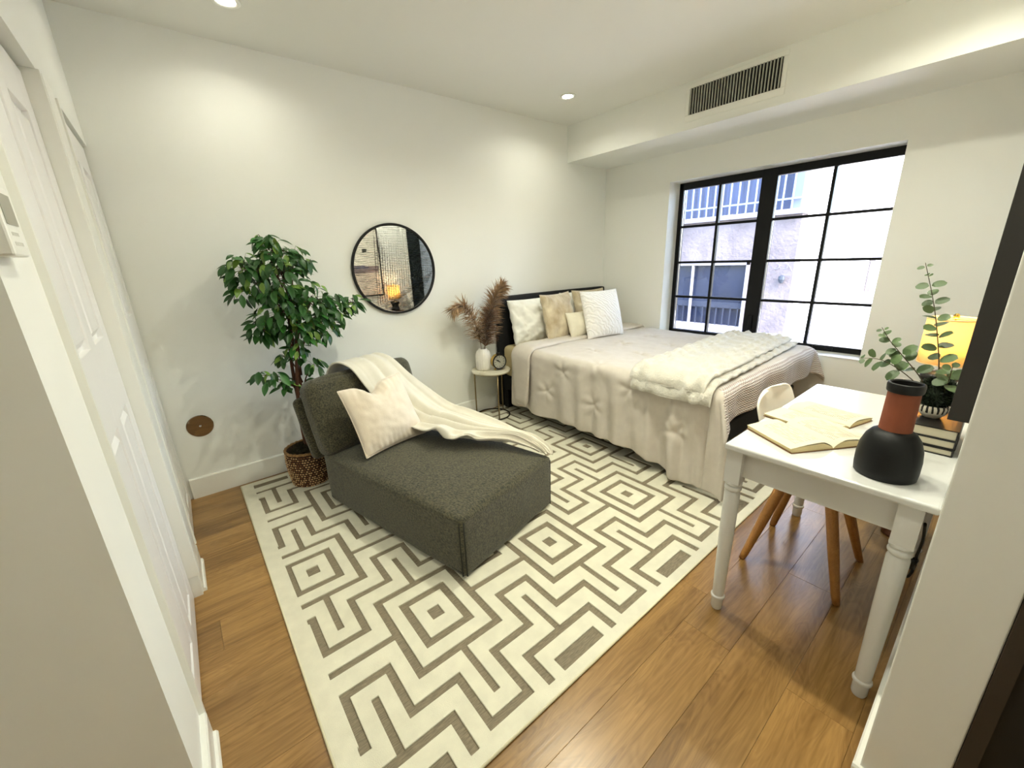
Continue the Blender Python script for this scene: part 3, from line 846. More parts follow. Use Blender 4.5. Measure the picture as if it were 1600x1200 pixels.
pillow('beige velvet cushion with pleated edge, in front of the white sleeping pillow', (-1.12, -.44, .665), -14, 8, .45, .45, .16, M_bvel, 21, pipe=True, pinch=.06, crease=.032, wr=.008)
pillow('beige velvet cushion mostly hidden behind the ridged white one', (-.62, -.40, .665), -14, -4, .45, .45, .14, M_bvel, 33, pipe=True, pinch=.06, crease=.032, wr=.008)
pillow('small champagne satin lumbar cushion between velvet and ridged cushions', (-.97, -.56, .69), -20, 0, .34, .25, .12, M_lumb, 40, pinch=.07, crease=.008)
pillow('white ridged cushion standing foremost on the bed', (-.80, -.70, .675), -17, -9, .46, .46, .17, M_knit, 52, pinch=.05, crease=.006, wr=.004)

# ------------------------------------------------------------------ round side table with vase, plumes and clock
M_marble = mat('cream marble', lin(226, 222, 204), .25, col2=lin(196, 188, 166), noise_scale=6)
NX, NY, NZ = -1.83, -.20, .465
t = thing('side_table', 'round marble topped side table on slim brass legs beside the bed', 'table', (NX, NY, 0))
MB().lathe([(.0001, NZ-.018), (.172, NZ-.018), (.179, NZ-.014), (.180, NZ-.004), (.176, NZ), (.0001, NZ)], 64).build('table_top', M_marble, t, auto=40)
MB().lathe([(.150, NZ-.026), (.163, NZ-.026), (.163, NZ-.0182), (.150, NZ-.0182)], 48, closed=True).build('top_ring', M_bronze, t, auto=40)
for a in (135, 255, 15):
    x, y_ = .157*math.cos(math.radians(a)), .157*math.sin(math.radians(a))
    MB().tube([(x, y_, .016), (x, y_, NZ-.02)], .0065, 10).build('leg', M_bronze, t, smooth=True)
pts = [(.157*math.cos(2*PI*k/48), .157*math.sin(2*PI*k/48), .019) for k in range(49)]
MB().tube(pts, .006, 8, cap=False).build('base_ring', mat('dark bronze', lin(46, 40, 32), .4, metal=.6), t, smooth=True)

vx_, vy_ = -1.885, -.165
t = thing('bud_vase', 'white ribbed ceramic vase on the marble side table', 'vase', (vx_, vy_, NZ))
M_cer = mat('white ceramic', lin(234, 230, 222), .45)
prof = [(.052, 0), (.062, .004), (.068, .03), (.070, .09), (.068, .14), (.058, .172), (.040, .190), (.036, .198), (.032, .198), (.034, .188), (.052, .166), (.060, .13), (.060, .02), (.0001, .012)]
b = MB(); seg = 80
for r, z in prof: pass
b.lathe(prof, seg)
b.v = [((x*(1+.018*math.cos(20*math.atan2(y_, x)) if math.hypot(x, y_) > .04 else x) if False else x), y_, z) for x, y_, z in b.v]
vv = []
for x, y_, z in b.v:
    r = math.hypot(x, y_); a = math.atan2(y_, x); k = 1+.022*math.cos(20*a)*(1 if r > .05 else .2); vv.append((x*k, y_*k, z))
b.v = vv
b.build('vase_body', M_cer, t, smooth=True)

def plume(label, pts, wid, n, seed, colr):
    """dried pampas plume: stem plus fine hairs"""
    t = thing('pampas_plume', label, 'dried grass', pts[0], group=None)
    base = Vector(pts[0]); P = [Vector(p)-base for p in pts]
    MB().tube([cat_rom(P, k/14) for k in range(15)], [.003-.0022*k/14 for k in range(15)], 6).build('stem', mat('dry stem', lin(96, 68, 40), .8), t, smooth=True)
    rr = random.Random(seed); b = MB()
    for k in range(int(n*2.6)):
        q = .24+.78*rr.random()**.9; p = cat_rom(P, min(q, 1)); d = (cat_rom(P, min(1, q+.03))-cat_rom(P, min(1, q-.03)*.999)).normalized()
        a = rr.random()*2*PI; u = d.orthogonal().normalized(); w_ = d.cross(u); out = u*math.cos(a)+w_*math.sin(a)
        L_ = wid*(.9+1.2*rr.random())*(1.2-.45*q); pr = [p]; v_ = (d*.8+out*.62).normalized()
        for s in range(4):
            v_ = (v_+Vector((0, 0, -.20))+out*.05).normalized(); pr.append(pr[-1]+v_*L_/3.2)
        side = v_.cross(Vector((rr.random()-.5, rr.random()-.5, rr.random()))).normalized()
        vs = []; ws = [.0018, .0028, .0026, .0016, .0003]
        for s, pp in enumerate(pr): vs += [pp-side*ws[s], pp+side*ws[s]]
        b.add(vs, [(2*s, 2*s+1, 2*s+3, 2*s+2) for s in range(4)])
    o = b.build('hairs', mat('pampas '+str(seed), colr, .9, noise_amt=.45, noise_scale=25, sheen=.4), t)
    o['kind'] = 'stuff'
    return t
zt = NZ+.12
plume('brown pampas plume arching out towards the ficus', [(vx_-.01, vy_, zt), (vx_-.03, vy_-.01, zt+.16), (vx_-.09, vy_-.03, zt+.33), (vx_-.20, vy_-.05, zt+.47), (vx_-.30, vy_-.06, zt+.465)], .062, 300, 4, lin(186, 150, 106))
plume('brown pampas plume rising highest, against the headboard', [(vx_+.012, vy_, zt), (vx_+.03, vy_-.01, zt+.16), (vx_+.08, vy_-.02, zt+.36), (vx_+.14, vy_-.03, zt+.52), (vx_+.21, vy_-.04, zt+.60)], .062, 520, 5, lin(178, 142, 100))
plume('darker pampas plume in the middle of the vase', [(vx_, vy_-.012, zt), (vx_+.015, vy_-.03, zt+.14), (vx_+.03, vy_-.05, zt+.27), (vx_+.06, vy_-.06, zt+.40)], .055, 380, 6, lin(140, 102, 68))

t = thing('alarm_clock', 'small round brass alarm clock with a white face on the side table', 'clock', (-1.79, -.265, NZ)); t.rotation_euler = (0, 0, math.radians(-10)); t.scale = (1.36, 1.36, 1.36)
RYc = Matrix.Translation((0, 0, .058)) @ Matrix.Rotation(PI/2, 4, 'X')
MB().lathe([(.0001, -.022), (.044, -.022), (.049, -.018), (.050, .018), (.0001, .018)], 48, M=RYc).build('case', M_gold, t, auto=40)
MB().lathe([(.0435, .016), (.050, .016), (.051, .021), (.048, .025), (.0435, .022)], 48, M=RYc, closed=True).build('bezel', M_black, t, auto=50)
MB().lathe([(.0001, .0185), (.0436, .0185)], 48, M=RYc).build('dial', mat('ivory dial', lin(228, 226, 212), .5), t)
for k in range(12):
    a = k*PI/6; l = .006 if k % 3 else .009
    MB().box((-.0011, -.0202, .037-l), (.0011, -.0188, .037), Matrix.Translation((0, 0, .058)) @ Matrix.Rotation(a, 4, 'Y')).build('hour_mark', M_black, t)
for nm, a, l, w_ in (('hour_hand', -50, .020, .0022), ('minute_hand', -58, .030, .0016)):
    MB().box((-w_, -.0222, -.006), (w_, -.0208, l), Matrix.Translation((0, 0, .058)) @ Matrix.Rotation(math.radians(a), 4, 'Y')).build(nm, M_black, t)
for s in (-1, 1): MB().lathe([(.003, 0), (.006, .004), (.004, .014)], 12, c=(s*.026, 0, 0)).build('foot', M_gold, t, smooth=True)
MB().lathe([(.012, .106), (.012, .116), (.004, .118)], 16).build('top_button', M_black, t, smooth=True)

# ------------------------------------------------------------------ ficus in a woven basket
FXC, FYC = -3.46, -.285
bk = thing('basket', 'dark brown woven basket holding the ficus, in the closet corner', 'basket', (FXC, FYC, 0))
RZB = .0115
def brad(z): return .118+.018*math.sin(PI*min(1, z/.24)*.75)+.002
b = MB(); b.lathe([(brad(0)*.98, RZB)]+[(brad(z), RZB+z) for z in (.01, .06, .12, .18, .235)]+[(brad(.235)-.012, RZB+.24), (brad(.2)-.014, RZB+.1), (.0001, RZB+.08)], 56)
b.build('liner', mat('dark woven liner', lin(58, 34, 20), .9), bk, smooth=True)
b = MB(); rk = random.Random(12); NR = 15
for i in range(NR):
    z = .008+.228*i/(NR-1); n = 50
    for k in range(n):
        a = 2*PI*(k+.5*(i % 2))/n+rk.uniform(-.02, .02); r = brad(z)+.003; c = Vector((r*math.cos(a), r*math.sin(a), RZB+z+rk.uniform(-.0015, .0015)))
        tx = Vector((-math.sin(a), math.cos(a), 0)); o_ = Vector((math.cos(a), math.sin(a), 0)); up = Vector((0, 0, 1))
        hw, hh, hd = .0078, .0062, .0055
        vs = [c-tx*hw, c+tx*hw, c-up*hh, c+up*hh, c+o_*hd, c-o_*hd]
        b.cur = 0 if rk.random() < .72 else 1
        b.add(vs, [(0, 2, 4), (2, 1, 4), (1, 3, 4), (3, 0, 4)])
o = b.build('weave', [mat('tan straw knot', lin(200, 164, 116), .8, rnd=.1), mat('brown straw knot', lin(120, 80, 46), .8)], bk, smooth=True); o['kind'] = 'stuff'
pts = [((brad(.236)+.001)*math.cos(2*PI*k/64), (brad(.236)+.001)*math.sin(2*PI*k/64), RZB+.241+.003*math.sin(k*2.4)) for k in range(65)]
MB().tube(pts, .009, 8, cap=False).build('rim', mat('straw rim', lin(164, 124, 76), .8, noise_amt=.5, noise_scale=60), bk, smooth=True)

fic = thing('ficus_tree', 'leafy green ficus tree with twisted brown trunks beside the round mirror', 'plant', (FXC, FYC, .10))
M_bark = mat('brown bark', lin(92, 56, 34), .85, noise_amt=.5, noise_scale=18, stretch=(1, 1, .3), bump=.5, bump_scale=40)
def rel(x, y_, z): return Vector((x-FXC, y_-FYC, z-.10))
b = MB()
for k in range(3):
    ph = 2*PI*k/3; P = []
    for i in range(16):
        q = i/15; a = ph+q*4.2; r = .014+.012*q*q
        P.append(rel(FXC+.01+.05*q+r*math.cos(a)-.02*math.sin(q*3), FYC+r*math.sin(a), .18+.95*q))
    MB().tube(P, [.0135-.005*i/15 for i in range(16)], 8).build('trunk', M_bark, fic, smooth=True)
M_leafm = mat('ficus leaf', lin(44, 96, 34), .4, rnd=.5, subsurf=0)
bs = bsdf(M_leafm)
def leaf_mesh(name, L_, wd, m, fold=.25, curl=.25, tip=1.0, nseg=6):
    vs = []; fs = []
    for i in range(nseg+1):
        q = i/nseg; w_ = wd*math.sin(PI*min(1, q*.96+.02))**.75*(1-.35*q**2*tip); x = L_*q; z = -curl*L_*q*q
        if i == nseg: w_ = wd*.02
        vs += [(x, -w_, z+fold*w_), (x, 0, z), (x, w_, z+fold*w_)]
    for i in range(nseg):
        a = 3*i; fs += [(a, a+3, a+4, a+1), (a+1, a+4, a+5, a+2)]
    me = bpy.data.meshes.new(name); me.from_pydata(vs, [], fs); me.materials.append(m)
    me.polygons.foreach_set('use_smooth', [True]*len(me.polygons)); me.update(); return me
M_leaflit = mat('highlit ficus leaf', lin(104, 138, 52), .4, rnd=.35)  # yellow-green highlights of the crown put in as a lighter leaf colour
leaves = [leaf_mesh('leaf', L_, w_, M_leaflit if L_ in (.070, .062) else M_leafm, .3, c) for L_, w_, c in ((.080, .019, .2), (.070, .017, .45), (.088, .021, .1), (.062, .016, .3))]
# crown clusters: centre, radius, leaf count
clus = [((-3.60, -.30, 1.42), .085, 46), ((-3.43, -.30, 1.52), .085, 44), ((-3.33, -.28, 1.46), .085, 38), ((-3.46, -.34, 1.36), .12, 74),
        ((-3.30, -.34, 1.22), .115, 66), ((-3.16, -.32, 1.17), .085, 38), ((-3.03, -.32, 1.185), .05, 15), ((-3.46, -.34, 1.17), .12, 68),
        ((-3.57, -.30, 1.07), .065, 24), ((-3.37, -.34, 1.05), .10, 46), ((-3.23, -.32, 1.05), .07, 24), ((-3.62, -.28, 1.30), .06, 15), ((-3.48, -.27, 1.60), .03, 5),
        ((-3.40, -.34, .93), .06, 13), ((-3.33, -.30, .80), .05, 11), ((-3.57, -.30, .76), .05, 9), ((-3.64, -.30, .80), .03, 4), ((-3.50, -.28, .70), .045, 8), ((-3.31, -.33, .70), .04, 6), ((-3.48, -.28, .88), .04, 6)]
rl = random.Random(21); leafobj = []; extra = MB(); tw = MB(); br = 0
trunk_top = lambda z: rel(FXC+.02+.05*max(0, min(1, (z-.18)/.95)), FYC, z)
tot = sum(c[2] for c in clus)
stepk = 300.0/(tot*1.55); acc = 0.0
for (c, R_, n) in clus:
    c = Vector(c); cr = rel(*c); r0 = trunk_top(max(.55, min(1.1, c.z-.18)))
    mid = r0.lerp(cr, .55)+Vector((0, 0, .05))
    MB().tube([r0, r0.lerp(mid, .5)+Vector((0, 0, .02)), mid, cr], [.006, .0045, .0035, .0018], 6).build('branch', M_bark, fic, smooth=True)
    for k in range(int(n*1.55)):
        while True:
            d = Vector((rl.uniform(-1, 1), rl.uniform(-1, 1), rl.uniform(-1, 1)))
            if d.length <= 1: break
        p = cr+d*R_*1.12
        p.y = max(p.y, -.30); p.y = min(p.y, .20)
        out = Vector((d.x, d.y*.9-.25, 0)); out = out.normalized() if out.length > .01 else Vector((1, 0, 0))
        dirn = (out*rl.uniform(.35, 1)+Vector((rl.uniform(-.3, .3), rl.uniform(-.3, .3), rl.uniform(-1.15, .15)))).normalized()
        up = Vector((rl.uniform(-.5, .5), rl.uniform(-1.0, .1), 1)); sidev = up.cross(dirn).normalized(); upn = dirn.cross(sidev)
        Mx = Matrix((dirn, sidev, upn)).transposed().to_4x4(); Mx.translation = p
        sc_ = rl.uniform(.8, 1.12); Mx = Mx @ Matrix.Diagonal((sc_, sc_, sc_, 1))
        me = rl.choice(leaves)
        acc += stepk
        if acc >= 1 and len(leafobj) < 300:
            acc -= 1
            o = bpy.data.objects.new('leaf', me); COL.objects.link(o); o.parent = fic; o.matrix_local = Mx; leafobj.append(o)
        else:
            extra.add([Mx @ v_.co for v_ in me.vertices], [tuple(f.vertices) for f in me.polygons])
        if k % 2 == 0: tw.tube([cr.lerp(p, .1), cr.lerp(p, .6)+Vector((0, 0, .008)), p], [.0015, .0011, .0007], 4)
o = extra.build('foliage', M_leafm, fic, smooth=True); o['kind'] = 'stuff'
o = tw.build('twigs', M_bark, fic); o['kind'] = 'stuff'
# moss around the trunk foot
b = MB(); rm = random.Random(5)
for k in range(900):
    a = rm.random()*2*PI; r = .105*math.sqrt(rm.random()); h = .035*(1-(r/.105)**2)
    p = rel(FXC+r*math.cos(a), FYC+r*math.sin(a), RZB+.225+h); d = Vector((rm.uniform(-1, 1), rm.uniform(-1, 1), rm.uniform(.1, .9))).normalized(); s_ = d.orthogonal().normalized()*.0022
    q = p+d*rm.uniform(.015, .04); b.add([p-s_, p+s_, q], [(0, 1, 2)])
b.lathe([(.112, .115), (.09, .14), (.04, .155), (.0001, .158)], 24, c=(0, 0, 0))
o = b.build('moss', mat('dried moss', lin(56, 50, 30), .95, noise_amt=.4, noise_scale=40), fic); o['kind'] = 'stuff'

# ------------------------------------------------------------------ desk
DX0, DX1, DY0, DY1, DZ = -2.503, -1.475, YC+.002, -2.572, .757
M_desk = mat('white lacquer', lin(208, 208, 206), .22, coat=.2)
dk = thing('desk', 'white desk with turned legs against the wall by the doorway', 'desk', (-1.99, -2.84, 0))
ox, oy = -1.99, -2.84
MB().box((DX0-ox, DY0-oy, DZ-.024), (DX1-ox, DY1-oy, DZ)).build('desktop', M_desk, dk, bevel=.007, bseg=3)
lx0, lx1, ly0, ly1 = -2.455-ox, -1.505-ox, -3.072-oy, -2.602-oy
for (a, c) in (((lx0-.002, ly0), (lx0+.020, ly1)), ((lx1-.010, ly0), (lx1+.012, ly1)), ((lx0, ly1-.012), (lx1, ly1+.010)), ((lx0, ly0-.012), (lx1, ly0+.010))):
    MB().box((a[0], a[1], DZ-.135), (c[0], c[1], DZ-.024)).build('apron', M_desk, dk, bevel=.002)
for x in (lx0, lx1):
    for y_ in (ly0, ly1):
        b = MB(); b.box((x-.027, y_-.027, .595), (x+.027, y_+.027, DZ-.024))
        b.lathe([(.0001, .0005), (.0185, .0005), (.0215, .01), (.0215, .052), (.026, .056), (.027, .061), (.026, .066), (.0215, .070), (.022, .09), (.0265, .36), (.0275, .545), (.025, .555), (.024, .558), (.029, .564), (.030, .570), (.028, .577), (.024, .579), (.024, .582), (.029, .586), (.030, .591), (.028, .596), (.0001, .596)], 28, c=(x, y_, 0))
        b.build('leg', M_desk, dk, auto=35)
# black cord hanging behind the desk
co = MB().tube([cat_rom([Vector(p) for p in ((-2.30, -3.100, .60), (-2.22, -3.104, .50), (-2.16, -3.100, .40), (-2.13, -3.102, .345), (-2.14, -3.094, .30), (-2.05, -3.075, .24), (-1.99, -3.040, .16), (-1.99, -3.038, .04), (-1.85, -3.035, .006), (-1.6, -3.06, .006))], k/50) for k in range(51)], .0042, 8).tube([(-2.155, -3.100, .385), (-2.145, -3.092, .36), (-2.135, -3.098, .335)], [.009, .012, .008], 8).build('power_cord', M_black, None, smooth=True)
tag(co, 'black power cord hanging behind the near desk leg', 'cord')

# ------------------------------------------------------------------ chair: white shell on beech legs
chx, chy = -1.89, -2.735
cr_ = thing('desk_chair', 'white moulded shell chair on splayed beech legs tucked under the desk', 'chair', (chx, chy, 0))
M_shell = mat('white shell', lin(240, 234, 222), .35)
prof = [(-.20, .430), (-.17, .450), (-.10, .452), (0, .440), (.09, .438), (.155, .465), (.19, .53), (.212, .62), (.232, .71), (.245, .775), (.252, .806)]
PV = [Vector((0, a, z)) for a, z in prof]
def shell(u, q):
    p = cat_rom(PV, q); d = (cat_rom(PV, min(1, q+.02))-cat_rom(PV, max(0, q-.02))).normalized()
    s = 2*u-1
    wid = .225 if q < .5 else .225-.03*((q-.5)/.5)
    if q < .12: wid *= .80+.2*math.sqrt(q/.12)
    if q > .86: wid *= math.sqrt(max(.02, 1-((q-.86)/.145)**2))
    nrm = Vector((0, -d.z, d.y))
    curl = .055*abs(s)**2.6*(.5+.9*math.exp(-((q-.52)/.25)**2))
    return p+Vector((s*wid, 0, 0))+nrm*curl
o = MB().grid(shell, 28, 44).build('seat_shell', M_shell, cr_, smooth=True, solid=.010, sub=1)
for sx in (-1, 1):
    for sy in (-1, 1):
        top = Vector((sx*.085, sy*.085+.01, .425)); bot = Vector((sx*.19, sy*.185, .0005))
        b = MB(); b.tube([top.lerp(bot, k) for k in (0, .12, .5, .94, 1)], [.014, .0225, .021, .0155, .0145], 14)
        for i, v_ in enumerate(b.v): b.v[i] = (v_[0], v_[1], max(v_[2], .004))
        b.build('leg', M_legwood, cr_, smooth=True)
b = MB()
for a in (PI/4, -PI/4):
    b.box((-.125, -.014, .375), (.125, .014, .412), Matrix.Translation((0, .008, 0)) @ Matrix.Rotation(a, 4, 'Z'))
b.build('cross_brace', M_legwood, cr_, bevel=.006)
MB().lathe([(.06, .412), (.06, .432), (.0001, .434)], 24, c=(0, .01, 0)).build('seat_mount', M_black, cr_)

# ------------------------------------------------------------------ open books
M_page = mat('page edge paper', lin(226, 208, 158), .85, noise_amt=.15, noise_scale=3, stretch=(1, 1, 260))
def text_page():
    m = mat('printed page', lin(214, 206, 182), .85); nt = m.node_tree; L = nt.links; bb = bsdf(m)
    tc = nt.nodes.new('ShaderNodeTexCoord'); sp = nt.nodes.new('ShaderNodeSeparateXYZ'); L.new(tc.outputs['Object'], sp.inputs[0])
    a = nt.nodes.new('ShaderNodeMath'); a.operation = 'MULTIPLY'; a.inputs[1].default_value = 2*PI/.0062; L.new(sp.outputs['Y'], a.inputs[0])
    s = nt.nodes.new('ShaderNodeMath'); s.operation = 'SINE'; L.new(a.outputs[0], s.inputs[0])
    g = nt.nodes.new('ShaderNodeMath'); g.operation = 'GREATER_THAN'; g.inputs[1].default_value = .1; L.new(s.outputs[0], g.inputs[0])
    mp = nt.nodes.new('ShaderNodeMapping'); mp.inputs['Scale'].default_value = (150, 40, 1); L.new(tc.outputs['Object'], mp.inputs[0])
    n = nt.nodes.new('ShaderNodeTexNoise'); n.inputs['Scale'].default_value = 1; n.inputs['Detail'].default_value = 0; L.new(mp.outputs[0], n.inputs['Vector'])
    g2 = nt.nodes.new('ShaderNodeMath'); g2.operation = 'GREATER_THAN'; g2.inputs[1].default_value = .44; L.new(n.outputs['Fac'], g2.inputs[0])
    ax = nt.nodes.new('ShaderNodeMath'); ax.operation = 'ABSOLUTE'; L.new(sp.outputs['X'], ax.inputs[0])
    def band(src, lo, hi):
        m1 = nt.nodes.new('ShaderNodeMath'); m1.operation = 'GREATER_THAN'; m1.inputs[1].default_value = lo; L.new(src, m1.inputs[0])
        m2 = nt.nodes.new('ShaderNodeMath'); m2.operation = 'LESS_THAN'; m2.inputs[1].default_value = hi; L.new(src, m2.inputs[0])
        m3 = nt.nodes.new('ShaderNodeMath'); m3.operation = 'MULTIPLY'; L.new(m1.outputs[0], m3.inputs[0]); L.new(m2.outputs[0], m3.inputs[1]); return m3.outputs[0]
    outs = [g.outputs[0], g2.outputs[0], band(ax.outputs[0], .022, .128), band(sp.outputs['Y'], .022, .185)]
    cur = outs[0]
    for q in outs[1:]:
        k = nt.nodes.new('ShaderNodeMath'); k.operation = 'MULTIPLY'; L.new(cur, k.inputs[0]); L.new(q, k.inputs[1]); cur = k.outputs[0]
    k = nt.nodes.new('ShaderNodeMath'); k.operation = 'MULTIPLY'; k.inputs[1].default_value = .55; L.new(cur, k.inputs[0])
    mx = nt.nodes.new('ShaderNodeMix'); mx.data_type = 'RGBA'; mx.inputs[6].default_value = lin(214, 206, 182); mx.inputs[7].default_value = lin(90, 84, 72)
    L.new(k.outputs[0], mx.inputs[0]); L.new(mx.outputs[2], bb.inputs['Base Color']); return m
M_text = text_page()
def open_book(label, loc, ang, W_, H_, hmax, seed):
    t = thing('open_book', label, 'book', loc, ang)
    for sg in (-1, 1):
        def zt_(q):  # q 0 at the spine .. 1 at the outer edge
            return .004+hmax*(math.sin(min(1, q/.34)*PI/2)**.8)*(1-.42*max(0, (q-.22)/.78)**1.1) if q > 0 else .004
        N = 18; b = MB(); vs = []; fs = []
        for i in range(N+1):
            q = (i/N)**1.4; x = sg*W_*q
            for yy in (0, H_):
                xo = x-sg*.006*0
                vs += [(xo, yy, .003), (xo+sg*(.006*q), yy, zt_(q)+.0006*n3(q*5, yy*5, seed))]
        for i in range(N):
            a = 4*i; c = 4*(i+1)
            b_top = (a+1, c+1, c+3, a+3) if sg > 0 else (a+1, a+3, c+3, c+1)
            b.cur = 0
            fs.append((b_top, 0)); fs.append((((a, c, c+1, a+1) if sg > 0 else (a, a+1, c+1, c)), 1)); fs.append((((a+2, a+3, c+3, c+2) if sg > 0 else (a+2, c+2, c+3, a+3)), 1))
        a = 4*N; fs.append((((a, a+2, a+3, a+1) if sg > 0 else (a, a+1, a+3, a+2)), 1))
        b.v = vs; b.f = [f for f, _ in fs]; b.mi = [m_ for _, m_ in fs]
        b.build('page_block', [M_text, M_page], t, auto=30)
        # a loose page lifting off the block
        def lp(u, v_): q = .02+.98*u; return Vector((sg*W_*q*.985, H_*v_, zt_(q)+.0035*math.sin(PI*u)+.0012))
        if seed % 2 == 0 or sg > 0: MB().grid(lp, 14, 4).build('loose_page', M_text, t, smooth=True)
    MB().box((-W_-.004, -.003, .0004), (W_+.004, H_+.003, .0028)).build('cover', mat('book cover '+str(seed), lin(120, 84, 50), .6), t)
    return t
open_book('nearer open paperback on the desk, thick cream pages', (-2.294, -2.842, DZ), math.radians(-31.3), .158, .215, .024, 2)
open_book('open paperback further along the desk, half under the nearer one', (-2.045, -2.832, DZ), math.radians(-14.2), .150, .235, .016, 5)

# ------------------------------------------------------------------ black and terracotta bottle vase
t = thing('bottle_vase', 'matt black bottle vase with a terracotta neck on the desk corner', 'vase', (-2.375, -2.988, DZ))
M_vb = mat('matt black glaze', lin(8, 9, 10), .5, spec=.3)
M_terra = mat('terracotta', lin(124, 62, 34), .75, noise_amt=.12, noise_scale=20)
MB().lathe([(.0001, 0), (.070, 0), (.0735, .003), (.0755, .025), (.0755, .060), (.072, .092), (.063, .120), (.051, .138), (.037, .147), (.0001, .147)], 72).build('body', M_vb, t, auto=60)
MB().lathe([(.0385, .1465), (.0380, .149), (.0365, .262), (.032, .262), (.033, .15)], 56, closed=True).build('neck', M_terra, t, auto=40)
MB().lathe([(.036, .2615), (.0395, .262), (.0415, .266), (.0420, .282), (.0405, .288), (.037, .2895), (.0335, .286), (.032, .264)], 56, closed=True).build('rim', M_vb, t, auto=40)

# ------------------------------------------------------------------ stack of black books and the plant on it
M_cover = mat('black book cover', lin(20, 18, 18), .28)
M_bp = mat('white page edge', lin(222, 214, 190), .85, noise_amt=.12, noise_scale=2, stretch=(1, 1, 300))
z = DZ
for i, (w_, d_, h, lab, dx) in enumerate(((.24, .165, .024, 'thin black book at the bottom of the desk stack', 0), (.24, .160, .029, 'black book in the middle of the desk stack', .004), (.235, .162, .036, 'thick black book on top of the desk stack, under the plant', .001))):
    t = thing('hardback_book', lab, 'book', (-2.102+dx, -3.109, z), group=None)
    MB().box((0, 0, 0), (w_, d_, .0035)).box((0, 0, h-.0035), (w_, d_, h)).box((0, 0, .0035), (w_, .004, h-.0035)).build('cover', M_cover, t, bevel=.0008)
    MB().box((.004, .0045, .0036), (w_-.004, d_-.005, h-.0036)).build('page_block', M_bp, t)
    z += h+.0003
PZ = z
px_, py_ = -1.985, -3.03
pt = thing('potted_plant', 'eucalyptus and dark clipped greenery in a striped bowl on stacked books', 'plant', (px_, py_, PZ))
def stripe_glaze():
    m = mat('striped glaze', lin(232, 226, 210), .35); nt = m.node_tree; L = nt.links
    tc = nt.nodes.new('ShaderNodeTexCoord'); sp = nt.nodes.new('ShaderNodeSeparateXYZ'); L.new(tc.outputs['Object'], sp.inputs[0])
    at = nt.nodes.new('ShaderNodeMath'); at.operation = 'ARCTAN2'; L.new(sp.outputs['Y'], at.inputs[0]); L.new(sp.outputs['X'], at.inputs[1])
    ml = nt.nodes.new('ShaderNodeMath'); ml.operation = 'MULTIPLY'; ml.inputs[1].default_value = 17; L.new(at.outputs[0], ml.inputs[0])
    n = nt.nodes.new('ShaderNodeTexNoise'); n.inputs['Scale'].default_value = 14; L.new(tc.outputs['Object'], n.inputs['Vector'])
    m2 = nt.nodes.new('ShaderNodeMath'); m2.operation = 'MULTIPLY_ADD'; m2.inputs[1].default_value = 9; L.new(n.outputs['Fac'], m2.inputs[0]); L.new(ml.outputs[0], m2.inputs[2])
    s = nt.nodes.new('ShaderNodeMath'); s.operation = 'SINE'; L.new(m2.outputs[0], s.inputs[0])
    g = nt.nodes.new('ShaderNodeMath'); g.operation = 'GREATER_THAN'; g.inputs[1].default_value = .25; L.new(s.outputs[0], g.inputs[0])
    g2 = nt.nodes.new('ShaderNodeMath'); g2.operation = 'GREATER_THAN'; g2.inputs[1].default_value = .020; L.new(sp.outputs['Z'], g2.inputs[0])
    k = nt.nodes.new('ShaderNodeMath'); k.operation = 'MULTIPLY'; L.new(g.outputs[0], k.inputs[0]); L.new(g2.outputs[0], k.inputs[1])
    mx = nt.nodes.new('ShaderNodeMix'); mx.data_type = 'RGBA'; mx.inputs[6].default_value = lin(232, 226, 210); mx.inputs[7].default_value = lin(30, 26, 22)
    L.new(k.outputs[0], mx.inputs[0]); L.new(mx.outputs[2], bsdf(m).inputs['Base Color']); return m
MB().lathe([(.022, 0), (.025, .004), (.033, .012), (.039, .024), (.040, .036), (.037, .044), (.034, .044), (.036, .026), (.0001, .018)], 48).build('bowl', stripe_glaze(), pt, smooth=True)
b = MB(); rb = random.Random(8); M_bush = mat('dark boxwood', lin(32, 48, 28), .6, rnd=.1, noise_amt=.4, noise_scale=60)
for k in range(1500):
    d = Vector((rb.gauss(0, 1), rb.gauss(0, 1), rb.gauss(0, 1))).normalized(); r = rb.uniform(.5, 1)**.5
    p = Vector((d.x*.048*r, d.y*.048*r, .088+d.z*.048*r)); o_ = (d+Vector((rb.uniform(-.6, .6), rb.uniform(-.6, .6), rb.uniform(-.2, .8)))).normalized(); s_ = o_.orthogonal().normalized()*.0035
    b.add([p, p+o_*.006+s_, p+o_*.014, p+o_*.006-s_], [(0, 1, 2, 3)])
b.lathe([(.0001, .036), (.03, .05), (.040, .088), (.03, .12), (.0001, .132)], 20)
o = b.build('clipped_greenery', M_bush, pt); o['kind'] = 'stuff'
M_euc = mat('eucalyptus leaf', lin(76, 98, 58), .5, rnd=.3)
def round_leaf(L_, wd, curl, fold):
    n = 7; vs = []; fs = []
    for i in range(n+1):
        q = i/n; w_ = wd*math.sqrt(max(0, 1-(2*q-1)**2))*(1 if q > .12 else .6); x = L_*q; zz = -curl*L_*q*q
        vs += [(x, -w_, zz+fold*w_), (x, 0, zz), (x, w_, zz+fold*w_)]
    for i in range(n):
        a = 3*i; fs += [(a, a+3, a+4, a+1), (a+1, a+4, a+5, a+2)]
    me = bpy.data.meshes.new('leaf'); me.from_pydata(vs, [], fs); me.materials.append(M_euc); me.polygons.foreach_set('use_smooth', [True]*len(me.polygons)); me.update(); return me
eul = [round_leaf(.050, .019, .12, .15), round_leaf(.042, .019, .2, .1), round_leaf(.030, .012, .1, .2)]
